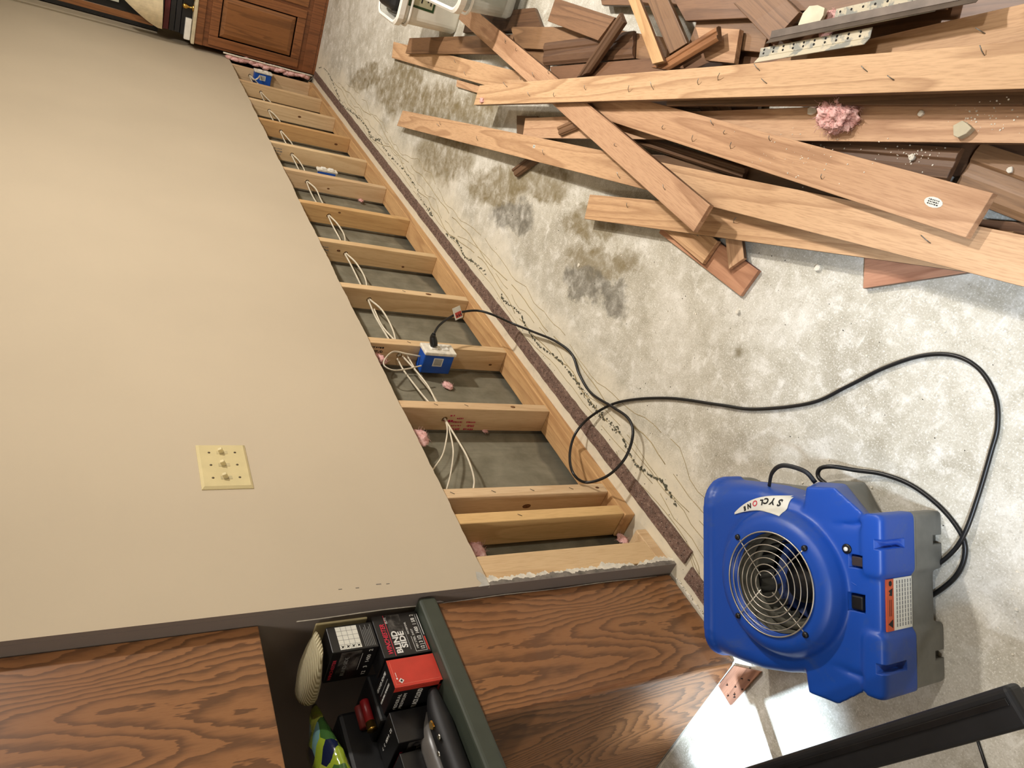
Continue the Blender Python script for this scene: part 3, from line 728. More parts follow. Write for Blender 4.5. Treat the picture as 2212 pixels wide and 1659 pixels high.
# carton with white and red lettering
x0, x1 = -4.935, -4.827; y0 = .026
t = cuboid_faces('shell_carton', 'black shotgun shell carton lettered BLIND SIDE standing against the grey wall', 'carton', (x0, y0, CT), (x1, y0 + .066, CT + .108), CARDB, None, None)
F = face_y(x0, y0, CT)
txt(t, 'WINCHESTER', F, .006, .086, .014, RINK, width=.076, shear=.25, bold=.0003)
quad('red_line', RINK, t, F, .002, .081, .106, .0822)
quad('smoky_picture', CAMO, t, F, .060, .045, .105, .078)
txt(t, 'BLIND', F, .006, .064, .018, INK, width=.056, bold=.0006)
txt(t, 'SIDE', F, .018, .049, .018, INK, width=.042, bold=.0006)
quad('fine_print', GINK, t, F, .012, .0435, .058, .0450)
txt(t, 'HEX STEEL SHOT', F, .012, .026, .0065, INK, width=.050)
txt(t, 'WATERFOWL', F, .050, .036, .006, INK, width=.032)
txt(t, '12 | 3 1/2  1400  1 5/8  2', F, .008, .013, .012, INK, width=.090, bold=.0002)
quad('white_rule', INK, t, F, .005, .034, .044, .0347); quad('white_rule', INK, t, F, .005, .0085, .100, .0091); quad('white_rule', INK, t, F, .005, .0085, .0057, .034)
quad('red_line', CARDR, t, F, .005, .003, .040, .0065); quad('white_rule', INK, t, F, .044, .003, .100, .0044)
txt(t, 'ELITE', F, .084, .077, .007, INK)
# carton stacked on it, turned
a = (-4.902, .028, CT + .1095); b = (-4.838, .128, CT + .2095)
t = cuboid_faces('shell_carton', 'black shell carton with a white chart stacked on the BLIND SIDE carton', 'carton', a, b, CARDB, None, None)
F = face_y(a[0], a[1], a[2])
quad('white_chart', LABELW, t, F, .004, .036, .060, .082)
for i in range(1, 4): quad('chart_line', GINK, t, F, .004, .036 + i * .0115, .060, .0366 + i * .0115, .0006)
for i in range(1, 5): quad('chart_line', GINK, t, F, .004 + i * .0112, .036, .0045 + i * .0112, .082, .0006)
for i in range(4):
    bm = B(); s = F @ T(.0095, .0415 + i * .0115, .0006)
    prism(bm, [(-.004, -.002), (0, -.001), (.003, -.004), (.002, 0), (.004, .003), (0, .0015), (-.003, .004), (-.001, 0)], 0, .0003, s); link('bird_symbol', bm, BINK, t, world=True)
for i in range(7): quad('fine_print', GINK, t, F, .004, .006 + i * .0036, .058 - (i % 3) * .006, .0072 + i * .0036)
F = face_x(a[0], b[1], a[2])
quad('smoky_picture', CAMO, t, F, .030, .036, .096, .080)
txt(t, 'WINCHESTER', F, .008, .086, .010, RINK, width=.064, shear=.25)
txt(t, 'BLIND SIDE', F, .018, .060, .012, GINK, width=.06)
txt(t, '12   3   1400   2', F, .010, .012, .012, INK, width=.082)
quad('white_rule', INK, t, F, .03, .032, .085, .0326)
# tan ribbed pad on top
RIB = N('ribbed_tan_rubber'); v = RIB.coord(); wv = RIB.n('ShaderNodeTexWave'); RIB.l(v, wv.inputs[0]); wv.inputs['Scale'].default_value = 75; wv.bands_direction = 'DIAGONAL'
RIB = RIB.out(RIB.ramp(wv.outputs[0], [(.2, rgb(150, 138, 104)), (.6, rgb(204, 194, 160))]), .7, 0, wv.outputs[0], .6, .002)
bm = B(); rings = []
for i in range(15):
    s = i / 14; y = .030 + s * .115; hw = .030 + .012 * math.sin(s * PI); zc = a[2] + .101 + .020 + .022 * s - .012 * s * s
    th = .006 + .018 * math.sin(min(1, s * 1.2) * PI * .5)
    rings.append([Vector((-4.872 - s * .034 + hw * math.cos(2 * PI * k / 14), y, zc + th * math.sin(2 * PI * k / 14))) for k in range(14)])
rings = [[v.copy() for v in r] for r in rings]
loft(bm, rings); tag(link('ribbed_pad', bm, RIB, smooth=True, world=True, M=T(-4.88, .09, 1.0)), 'tan ribbed folded pad lying on top of the chart carton', 'pad')
# red carton
a = (-5.005, .028, CT); b = (-4.940, .118, CT + .106)
t = cuboid_faces('shell_carton', 'red and black shell carton with a hazard diamond, in front on the counter', 'carton', a, b, CARDB, None, None)
F = face_y(a[0], a[1], a[2]); quad('red_face', CARDR, t, F, 0, 0, .065, .106, .0006)
F1 = F @ T(0, 0, .0004); quad('pale_frame', plain('pale_red', rgb(226, 120, 100), .4), t, F1, .006, .003, .0066, .1, .0004); quad('pale_frame', plain('pale_red', rgb(226, 120, 100), .4), t, F1, .006, .1, .061, .1006, .0004)
bm = B(); prism(bm, [(-.006, 0), (0, -.006), (.006, 0), (0, .006)], .0003, .0007, F1 @ T(.014, .088, 0)); link('hazard_diamond', bm, INK, t, world=True)
bm = B(); prism(bm, [(-.003, -.001), (0, -.003), (.0035, 0), (.001, .001), (0, .003), (-.002, .001)], .0008, .001, F1 @ T(.014, .088, 0)); link('hazard_symbol', bm, BINK, t, world=True)
quad('white_rule', INK, t, F1, .018, .094, .022, .097, .0006); quad('white_rule', INK, t, F1, .024, .095, .034, .096, .0006)
F = face_x(a[0], b[1], a[2]); quad('red_band', CARDR, t, F, 0, 0, .09, .006, .0006); quad('red_band', CARDR, t, F, .078, 0, .09, .106, .0006)
txt(t, 'FEDERAL', F, .016, .085, .010, INK, width=.05, space=1.2); txt(t, 'PREMIUM', F, .016, .073, .010, INK, width=.05, space=1.2)
txt(t, 'BLACK CLOUD', F, .012, .04, .015, INK, width=.062, bold=.0004)
F = frame((a[0] + .004, a[1] + .006, b[2] + .0003), (0, 1, 0), (-1, 0, 0), (0, 0, 1)) @ T(0, -.06, 0)
txt(t, 'BLACK CLOUD', F, .012, .010, .010, INK, width=.066); quad('fine_print', GINK, t, F, .012, .028, .070, .0300); txt(t, 'FEDERAL PREMIUM', F, .012, .038, .007, INK, width=.066)
# third and fourth cartons further back
def blackbox(a, b, label):
    t = cuboid_faces('shell_carton', label, 'carton', a, b, CARDB, None, None)
    F = face_x(a[0], b[1], a[2]); L = b[1] - a[1]
    quad('red_band', CARDR, t, F, 0, 0, L, .006, .0006); quad('smoky_picture', CAMO, t, F, .03, .028, L - .006, .080)
    txt(t, 'WINCHESTER', F, .006, .086, .009, RINK, width=.06, shear=.25); txt(t, 'BLIND SIDE', F, .02, .05, .012, GINK, width=.055)
    txt(t, '12  3 1/2  1400', F, .01, .012, .010, INK, width=.075)
    F = frame((a[0] + .006, a[1] + .01, b[2] + .0003), (0, 1, 0), (-1, 0, 0), (0, 0, 1)) @ T(0, -.055, 0)
    txt(t, '12  1400  3  2', F, 0, .02, .010, INK, width=.07); return t
blackbox((-5.082, .095, CT), (-5.014, .197, CT + .104), 'black shell carton with a smoky picture behind the red carton')
blackbox((-5.160, .115, CT), (-5.092, .217, CT + .100), 'dark shell carton furthest along the counter toward the camera')
t = thing('shotgun_shell', 'loose red shotgun shell with a brass base lying among the cartons', 'shotgun shell', (-4.99, .148, .90))
F = frame((-4.945, .150, CT + .125), (0, 1, 0), (0, 0, 1), (-1, .0, 0))
bm = B(); lathe(bm, [(0, 0), (.0095, 0), (.010, .002), (.010, .050), (0, .050)], 20, F); link('hull', bm, plain('red_hull', rgb(140, 26, 32), .35), t, world=True)
bm = B(); lathe(bm, [(0, .05), (.0103, .05), (.0103, .066), (.0115, .0665), (.0115, .068), (0, .068)], 20, F); link('brass_base', bm, BRASS, t, world=True)
blackbox2 = B(); box(blackbox2, (-5.012, .125, CT), (-4.90, .24, CT + .114)); tag(link('dark_case', blackbox2, SATIN, bevel=.006), 'plain black case under the loose red shell', 'case')
t = thing('shotgun_shell', 'dull red shotgun shell half hidden in the dark niche', 'shotgun shell', (-4.97, .19, .90))
F = frame((-4.935, .185, CT + .126), (0, 1, 0), (0, 0, 1), (-1, .0, 0))
bm = B(); lathe(bm, [(0, 0), (.0095, 0), (.010, .002), (.010, .050), (0, .050)], 16, F); link('hull', bm, plain('dull_red_hull', rgb(120, 40, 36), .5), t, world=True)
# small black cap
bm = B(); lathe(bm, [(0, 0), (.012, 0), (.013, .004), (.010, .022), (0, .024)], 20, frame(at(808, 1425, 1, .118), (1, 0, 0), (0, 0, 1), (0, -1, 0)))
tag(link('plastic_cap', bm, BLACK), 'small black plastic cap beside the chart carton', 'cap')
# printed bag
bm = B(); rings = []; nb = 26
for i in range(nb + 1):
    s = i / nb; x = -4.885 - s * .36; w = .012 + .078 * math.sin(min(1, s * 1.9) * PI / 2); zc = 1.0 + .01 * math.sin(s * 5) - .01 * s; hh = .006 + .03 * math.sin(min(1, s * 1.5) * PI / 2)
    yc = .235
    rings.append([Vector((x + .006 * noise.noise(Vector((k, i * .3, 0))), yc + w * math.cos(2 * PI * k / 20) * (1 + .12 * noise.noise(Vector((i * .5, k * .7, 2)))), zc - .012 + hh * math.sin(2 * PI * k / 20) * (1 + .25 * noise.noise(Vector((i * .4, k * .5, 5)))))) for k in range(20)])
loft(bm, rings); tag(link('printed_bag', bm, BAG, smooth=True, world=True, M=T(-5.05, .22, .96)), 'glossy green and navy printed plastic bag in the niche', 'bag')
bm = B(); box(bm, (-5.27, .20, CT), (-4.93, .36, .955)); tag(link('dark_crate', bm, SATIN, bevel=.01), 'black crate on the counter under the green bag', 'crate')
# black zip case with gold emblem in front
t = thing('tool_case', 'long black case with gold emblem and chrome studs along the counter front', 'case', (-5.12, .06, CT))
bm = B(); P = spline([Vector((-5.01, .050, CT + .018)), Vector((-5.06, .052, CT + .024)), Vector((-5.16, .052, CT + .026)), Vector((-5.27, .052, CT + .026))], 8)
tube(bm, P, [.010 + .014 * min(1, i / 10) for i in range(len(P))], 16); link('case_body', bm, SATIN, t, world=True)
bm = B(); P = spline([Vector((-5.03, .105, CT + .02)), Vector((-5.10, .107, CT + .03)), Vector((-5.27, .105, CT + .03))], 8); tube(bm, P, [.012 + .014 * min(1, i / 8) for i in range(len(P))], 14); link('grey_sleeve', bm, plain('grey_vinyl', rgb(96, 92, 88), .3), t, world=True)
F = frame((-5.089, .044, CT + .0505), (-1, 0, 0), (0, -1, 0), (0, 0, 1)); bm = B(); prism(bm, [(-.009, -.006), (-.004, -.008), (.006, -.005), (.009, .002), (.004, .004), (.006, .008), (0, .006), (-.006, .008), (-.010, .002)], -.003, .0006, F @ Matrix.Rotation(.6, 4, 'Z')); e = link('gold_emblem', bm, BRASS, t, world=True)
for x, y in ((-5.120, .033), (-5.140, .058)):
    bm = B(); lathe(bm, [(0, 0), (.006, 0), (.006, .001), (.0045, .003), (0, .0036)], 16, T(x, y, CT + .0485)); link('snap_stud', bm, STEEL, t, world=True)
bm = B(); blob(bm, (-5.19, .16, CT + .125), (.05, .03, .02), .3, 3, 3, 4); tag(link('crumpled_paper', bm, WHITE), 'crumpled white paper at the near end of the niche', 'paper')

# ------------------------------------------------------------------ plug and cord
t = thing('power_cord', 'long black power cord looping from the plugged outlet box to the blue air mover', 'power cord', (-4.4, -.3, 0))
p0 = Vector((SX[9][0] - .029, -.021, .364))
body = spline([p0, Vector((-3.725, -.050, .372)), at(937, 722, 1, -.066)], 5)
bm = B(); tube(bm, body, [.013, .014, .0145, .014, .013, .012, .010, .009, .0085, .008, .0075][:len(body)], 14); link('plug', bm, BLACK, t, world=True)
CP = [at(937, 722, 1, -.066), at(948, 704, 1, -.082), at(968, 688, 1, -.098), at(995, 675, 1, -.115), at(1030, 671, 1, -.130), at(1062, 679, 1, -.138), at(1105, 698, 1, -.118),
      atz(1150, 716, .028), atz(1200, 737, .020), atz(1235, 765, .012), atz(1252, 810, .009), atz(1278, 850, .010), atz(1325, 880, .022), atz(1358, 905, .034), atz(1367, 940, .045),
      atz(1350, 990, .058), atz(1312, 1028, .080), atz(1266, 1042, .112), at(1238, 1022, 1, -.026), at(1231, 980, 1, -.020), atz(1244, 935, .050), atz(1280, 897, .022), atz(1340, 868, .008),
      atz(1440, 860, .006), atz(1550, 874, .006), atz(1630, 884, .006), atz(1750, 871, .006), atz(1830, 835, .006), atz(1910, 795, .006), atz(1990, 769, .006), atz(2060, 768, .006), atz(2115, 797, .006),
      atz(2150, 855, .006), atz(2155, 920, .006), atz(2140, 980, .006), atz(2112, 1075, .007), atz(2085, 1150, .012), atz(2055, 1195, .009), atz(2005, 1232, .007), atz(1950, 1250, .007)]
bm = B(); cpath = spline(CP, 10); tube(bm, cpath, .0044, 10); link('cord', bm, RUBBER, t, world=True)
F = frame(at(985, 680, 1, -.108), (.35, -.45, -.8), (-.8, .1, .35), (.4, .8, .1)); F = frame(F.translation, F.col[0].xyz, F.col[2].xyz.cross(F.col[0].xyz), F.col[2].xyz)
q = at(976, 686, 1, -.106); r = at(1002, 674, 1, -.118); dx = (r - q).normalized(); up = (-RY - dx * (-RY).dot(dx)).normalized(); nn = dx.cross(up)
F = frame((q + r) / 2 + up * .002, dx, up, nn) @ Matrix.Scale(1.35, 4)
bm = B(); box(bm, (-.014, -.013, -.0005), (.016, .020, .0005), F); tg = link('warning_tag', bm, LABELW, t, world=True); tg['label'] = 'white and red warning tag'
for sgn in (1, -1):
    bm = B(); box(bm, (-.010, -.009, sgn * .0006), (.014, .006, sgn * .001), F); link('red_panel', bm, CARDR, tg, world=True)
    bm = B()
    for i in range(3): prism(bm, [(-.008 + i * .008, -.006), (-.002 + i * .008, -.006), (-.005 + i * .008, .002)], .0011 * sgn, .0013 * sgn, F)
    link('warning_triangles', bm, BINK, tg, world=True)

# ------------------------------------------------------------------ blue air mover
A_ = Vector((.79, .613, 0)).normalized(); B_ = Vector((-A_.y, A_.x, 0))
FM = frame((-5.177, -.377, 0), A_, B_, (0, 0, 1))
fan = thing('air_mover', 'blue and grey carpet air mover lying on its side on the slab, grille up', 'air mover', FM)
def rrect(a, hb, z0, z1, r, n=6, bc=.004):
    pts = []
    for cb, cz, s in ((hb - r, z1 - r, 0), (-(hb - r), z1 - r, 1), (-(hb - r), z0 + r, 2), (hb - r, z0 + r, 3)):
        for i in range(n + 1):
            th = s * PI / 2 + i / n * PI / 2
            pts.append(Vector((a, bc + cb + r * math.cos(th), cz + r * math.sin(th))))
    return pts
def fan_solid():
    bm = B()
    loft(bm, [rrect(*q) for q in ((-.213, .135, .02, .194, .006), (-.203, .142, .015, .197, .014), (-.13, .150, .015, .199, .03), (-.06, .168, .012, .200, .030), (.00, .184, .010, .200, .028), (.06, .194, .008, .201, .03), (.12, .197, .008, .202, .04), (.200, .199, .006, .203, .06))])
    return bm
def add_to(me, bm):
    tmp = bpy.data.meshes.new('t'); bmesh.ops.recalc_face_normals(bm, faces=bm.faces); bm.to_mesh(tmp); bm.free(); me.from_mesh(tmp)
S = B(); parts = [fan_solid()]
p = B(); loft(p, [rrect(*q) for q in ((.192, .206, .0, .210, .066), (.212, .206, .0, .210, .066))]); parts.append(p)           # outlet rim
p = B(); lathe(p, [(0, .15), (.160, .15), (.152, .192), (.146, .214), (.136, .230), (.122, .238), (.0, .238)], 64); parts.append(p)   # inlet ring
p = B(); lathe(p, [(0, .0), (.140, .0), (.150, .02), (.150, .06), (.0, .06)], 48); parts.append(p)
for s in (-1, 1):                                                                                                            # corner lugs
    bc = .004
    p = B(); lo = [(.030, s * .14 + bc), (.012, s * .210 + bc), (-.060, s * .210 + bc), (-.100, s * .14 + bc)]; hi = [(-.048, s * .13 + bc), (-.058, s * .204 + bc), (-.122, s * .206 + bc), (-.198, s * .150 + bc)]
    mid = [((l[0] + h[0]) / 2 + .012, (l[1] + h[1]) / 2) for l, h in zip(lo, hi)]
    loft(p, [[Vector((x, y, z)) for x, y in q] for z, q in ((.0, [(x, y) for x, y in lo]), (.10, mid), (.198, hi))]); parts.append(p)
for b0, b1 in ((-.160, -.045), (.058, .174)):                                                                                # feet
    p = B(); pol = [(-.221, b0 + .006), (-.221, b1 - .006), (-.215, b1), (-.190, b1), (-.182, b1 - .01), (-.182, b0 + .01), (-.190, b0), (-.215, b0)]
    loft(p, [[Vector((x, y, z)) for x, y in pol] for z in (.0, .196)] + [[Vector((x + (.007 if x < -.18 else 0), y * 1.0, .204)) for x, y in pol]]); parts.append(p)
for p in parts:
    tmp = bpy.data.meshes.new('t'); bmesh.ops.recalc_face_normals(p, faces=p.faces); p.to_mesh(tmp); p.free(); S.from_mesh(tmp); bpy.data.meshes.remove(tmp)
me = bpy.data.meshes.new('s'); S.to_mesh(me); S.free(); so = bpy.data.objects.new('s', me); COL.objects.link(so); WM['s'] = Matrix.Identity(4)
m = so.modifiers.new('r', 'REMESH'); m.mode = 'VOXEL'; m.voxel_size = .0042
m = so.modifiers.new('s', 'SMOOTH'); m.factor = .5; m.iterations = 7
bpy.context.view_layer.update(); bake(so)
WM[so.name] = Matrix.Identity(4)
c = B(); lathe(c, [(0, .05), (.102, .05), (.102, .3), (0, .3)], 64); cut(so, c)
c = B(); loft(c, [rrect(a, .180, .025, .185, .05) for a in (.12, .25)]); cut(so, c)
for b0 in (-.105, .118):                                                                                                     # grooves in the feet
    c = B(); box(c, (-.24, b0 - .009, .135), (-.205, b0 + .009, .23)); box(c, (-.24, b0 - .009, -.02), (-.207, b0 + .009, .035)); cut(so, c)
for (a0, a1, b0, b1) in ((-.181, -.150, -.080, -.054), (-.182, -.150, -.008, .026)):                                          # switch recesses
    c = B(); box(c, (a0, b0, .185), (a1, b1, .23)); cut(so, c)
solid = so.data
def half(keep_top, name, m):
    bm = B(); bm.from_mesh(solid)
    r = bmesh.ops.bisect_plane(bm, geom=bm.verts[:] + bm.edges[:] + bm.faces[:], plane_co=(0, 0, .1015 if keep_top else .1000), plane_no=(0, 0, 1), clear_inner=keep_top, clear_outer=not keep_top)
    ed = [e for e in r['geom_cut'] if isinstance(e, bmesh.types.BMEdge)]
    try: bmesh.ops.edgeloop_fill(bm, edges=ed)
    except Exception: pass
    if not keep_top:
        for v in bm.verts:
            if v.co.z < .095: v.co.x *= .992; v.co.y = .004 + (v.co.y - .004) * .985
    o = link(name, bm, m, fan, smooth=True)
    return o
top = half(True, 'upper_shell', BLUE); top['label'] = 'bright blue moulded upper shell'
bot = half(False, 'lower_shell', GREYP); bot['label'] = 'grey moulded lower shell'
bpy.data.objects.remove(so)
# inlet cavity, motor, impeller
bm = B(); lathe(bm, [(.1005, .215), (.1005, .056), (0, .056), (0, .053), (.1045, .053), (.1045, .215)], 48); link('scroll_cavity', bm, DARKCAV, fan)
bm = B(); lathe(bm, [(0, .056), (.042, .058), (.046, .09), (.042, .15), (.030, .163), (0, .166)], 28, T(-.012, .004, 0)); link('motor', bm, BLACK, fan)
bm = B()
for i in range(16):
    th = 2 * PI * i / 16; F = Matrix.Rotation(th, 4, 'Z') @ T(.090, 0, 0) @ Matrix.Rotation(.7, 4, 'Z'); box(bm, (-.007, -.0006, .06), (.007, .0006, .175), F)
lathe(bm, [(.083, .175), (.097, .175), (.097, .179), (.083, .179)], 40); link('impeller', bm, DARKCAV, fan)
GRL = plain('grille_wire', rgb(205, 200, 186), .35, .8, var=.03)
def circ(r, z, n=72): return [Vector((r * math.cos(2 * PI * i / n), r * math.sin(2 * PI * i / n), z)) for i in range(n)]
bm = B()
for i, r in enumerate((.104, .0915, .078, .065, .052, .039, .026)): tube(bm, circ(r, .241 + .0015 * i), .0012 if i else .0017, 6, True)
for k in range(4):
    th = PI / 4 + k * PI / 2; d = Vector((math.cos(th), math.sin(th), 0))
    tube(bm, [d * .020 + Vector((0, 0, .2485)), d * .104 + Vector((0, 0, .2385)), d * .114 + Vector((0, 0, .2375))], .0013, 6)
g = link('inlet_grille', bm, GRL, fan); g['label'] = 'round chrome wire grille'
for k in range(4):
    th = PI / 4 + k * PI / 2; bm = B(); lathe(bm, [(0, .002), (.0065, .0), (.0055, .005), (0, .0062)], 14, T(.117 * math.cos(th), .117 * math.sin(th), .2365)); link('grille_screw', bm, BLACK, fan)
# controls
bm = B(); box(bm, (-.177, -.076, .184), (-.154, -.058, .196)); link('rocker_cover', bm, plain('smoky_cover', rgb(60, 52, 54), .25), fan, bevel=.002)
bm = B(); box(bm, (-.178, -.004, .184), (-.154, .022, .1995)); link('rocker_switch', bm, BLACK, fan, bevel=.003)
bm = B(); lathe(bm, [(0, .190), (.0095, .190), (.0095, .2005), (.0065, .2015), (0, .2015)], 24, T(-.147, -.088, 0)); kn = link('breaker_button', bm, BLACK, fan)
bm = B(); lathe(bm, [(0, .201), (.0042, .201), (.004, .204), (0, .2045)], 20, T(-.147, -.088, 0)); link('button_cap', bm, WHITE, kn)
bm = B(); box(bm, (-.150, .006, .2003), (-.139, .026, .2008), T(0, 0, 0)); s = link('speed_decal', bm, BINK, fan)
b = B()
for q_ in range(2):
    for w_ in range(4): box(b, (-.1485 + q_ * .0045, .0075 + w_ * .0042, .2008), (-.1460 + q_ * .0045, .0107 + w_ * .0042, .2011))
link('speed_marks', b, INK, s)
# moulded lines on the shell
bm = B()
pl = spline([Vector((-.128, -.035, .1985)), Vector((-.165, -.022, .1965)), Vector((-.186, -.010, .1935)), Vector((-.188, .02, .193)), Vector((-.187, .052, .193))], 8); tube(bm, pl, .0018, 6)
pl = spline([Vector((-.115, -.125, .196)), Vector((-.150, -.118, .196)), Vector((-.186, -.095, .194)), Vector((-.190, -.06, .1935))], 8); tube(bm, pl, .0014, 6)
link('moulded_ridge', bm, BLUE, fan)
# logo sticker: curved white panel south of the inlet ring
def onshell(a, b):   # height of the outer shell near the ring
    dg = bpy.context.evaluated_depsgraph_get(); ok, loc, nrm, idx = top.ray_cast(Vector((a, b, .4)), Vector((0, 0, -1)))
    return loc.z if ok else .2
bm = B(); outer = []; inner = []
for i in range(49):
    s = i / 48
    oa, ob = -.016 + s * .138, -.177 + .006 * s + .042 * s ** 3
    ia, ib = -.016 + s * .138, -.137 - .026 * s + .038 * s * s
    outer.append((oa, ob)); inner.append((ia, ib))
grid = []
for o_, i_ in zip(outer, inner):
    grid.append([bm.verts.new((o_[0] + (i_[0] - o_[0]) * t_, o_[1] + (i_[1] - o_[1]) * t_, onshell(o_[0] + (i_[0] - o_[0]) * t_, o_[1] + (i_[1] - o_[1]) * t_) + .0018)) for t_ in [q / 12 for q in range(13)]])
for a, b in zip(grid, grid[1:]):
    for k in range(12): bm.faces.new((a[k], b[k], b[k + 1], a[k + 1]))
ext = bmesh.ops.extrude_face_region(bm, geom=bm.faces[:]); 
for g_ in ext['geom']:
    if isinstance(g_, bmesh.types.BMVert): g_.co.z += .0003
lg = link('logo_sticker', bm, LABELW, fan, smooth=True); lg['label'] = 'curved white logo sticker reading SYCLONE'
LP_ = [('S', .0035, -.161, .0195, BINK), ('Y', .0200, -.162, .0185, BINK), ('C', .0350, -.1615, .0170, BINK), ('L', .0490, -.1585, .0155, BINK), ('O', .0640, -.156, .0165, RINK), ('N', .0805, -.149, .0135, BINK), ('E', .0945, -.142, .011, BINK)]
for i_, (ch, a, b, sz, m_) in enumerate(LP_):
    th = .0 if i_ < 3 else .12 * (i_ - 2)
    o = text('lettering', ch, sz, m_, lg, T(a - sz * .3, b - sz * .36, 0) @ Matrix.Rotation(th, 4, 'Z'), .0001, shear=.3, bold=.0008 if m_ is BINK else .0003)
    for v in o.data.vertices: v.co.z = onshell(v.co.x, v.co.y) + .0027 + v.co.z * .5
# carrying strap and grey flap beyond
P = spline([Vector((.060, -.190, .165)), Vector((.040, -.222, .178)), Vector((.012, -.238, .178)), Vector((-.03, -.228, .165)), Vector((-.045, -.205, .15))], 8)
bm = B(); tube(bm, P, .0048, 8, flat=.3); link('carry_strap', bm, SATIN, fan)
# rating label on the front face between the feet
F = frame((-.2135, .008, .136), (0, 1, 0), (-.0, 0, 1), (-1, 0, 0)); F = frame((-.2150, .006, .134), (0, 1, 0), (0, 0, 1), (-1, 0, 0)) @ Matrix.Diagonal((1, .96, 1, 1))
bm = B(); box(bm, (-.047, -.031, -.003), (.047, .030, .0008), F); lb = link('warning_label', bm, LABELW, fan); lb['label'] = 'orange and white warning label'
bm = B(); box(bm, (-.047, .030, -.003), (.047, .053, .0008), F); ob = link('orange_band', bm, ORANGE, lb)
bm = B(); prism(bm, [(.026, .034), (.042, .034), (.034, .049)], .0009, .0011, F); prism(bm, [(-.03, .034), (-.016, .036), (-.018, .046), (-.022, .042), (-.026, .047)], .0009, .0011, F); box(bm, (-.010, .038, .0009), (.020, .0395, .0011), F); box(bm, (-.010, .043, .0009), (.020, .0445, .0011), F); lathe(bm, [(0, .0009), (.005, .0009), (.005, .0011), (0, .0011)], 12, F @ T(-.039, .041, 0)); link('warning_symbols', bm, BINK, lb)
bm = B()
for i in range(6):
    y = -.028 + i * .0092
    for j in range(11): box(bm, (-.043 + j * .0078, y, .0009), (-.0365 + j * .0078, y + .0035, .0011), F)
link('fine_print', bm, GINK, lb)['kind'] = 'stuff'
# cord of the air mover: coil beside it
CP2 = [atz(1830, 1085, .05), atz(1790, 1050, .05), atz(1768, 1030, .045), atz(1772, 1012, .045), atz(1800, 1008, .04), atz(1850, 1016, .02), atz(1905, 1024, .010), atz(1965, 1046, .006), atz(2020, 1085, .006), atz(2060, 1128, .006), atz(2083, 1170, .006), atz(2082, 1210, .006), atz(2062, 1248, .006), atz(2020, 1282, .006), atz(1985, 1297, .006), atz(1950, 1306, .008)]
bm = B(); tube(bm, spline(CP2, 10), .0048, 10)
tag(link('supply_cable', bm, RUBBER), 'black supply cable curving round the grey feet of the air mover', 'power cord')

# ------------------------------------------------------------------ boards of the pile
ZT = [(0.1167, 0.1661), (0.0812, 0.1045), (0.0776, 0.1381), (0.0932, 0.1224), (0.0449, 0.1017), (0.0431, 0.0975), (0.0421, 0.0572), (0.0200, 0.0281), (0.0460, 0.0346), (0.0120, 0.0120), (0.0359, 0.0346), (0.0524, 0.0614), (0.0669, 0.0778), (0.0498, 0.0630), (0.0180, 0.0180), (0.1119, 0.0755), (0.1222, 0.1033), (0.0701, 0.0768), (0.0220, 0.0220), (0.0218, 0.0217), (0.0950, 0.1203), (0.0953, 0.0865), (0.0738, 0.0772), (0.0586, 0.0619), (0.0800, 0.0840), (0.0980, 0.1000), (0.0559, 0.0585), (0.0496, 0.0624), (0.0676, 0.0741), (0.0518, 0.0535), (0.0336, 0.0352), (0.0130, 0.0130), (0.0292, 0.0292), (0.0258, 0.0279), (0.0140, 0.0168), (0.0301, 0.0530), (0.0225, 0.0334), (0.1202, 0.1178), (0.0317, 0.0340), (0.0400, 0.0440), (0.0150, 0.0177), (0.0267, 0.0359), (0.0305, 0.0439), (0.0195, 0.0191), (0.0389, 0.0478), (0.0779, 0.0826), (0.0582, 0.0670)]
BL = []
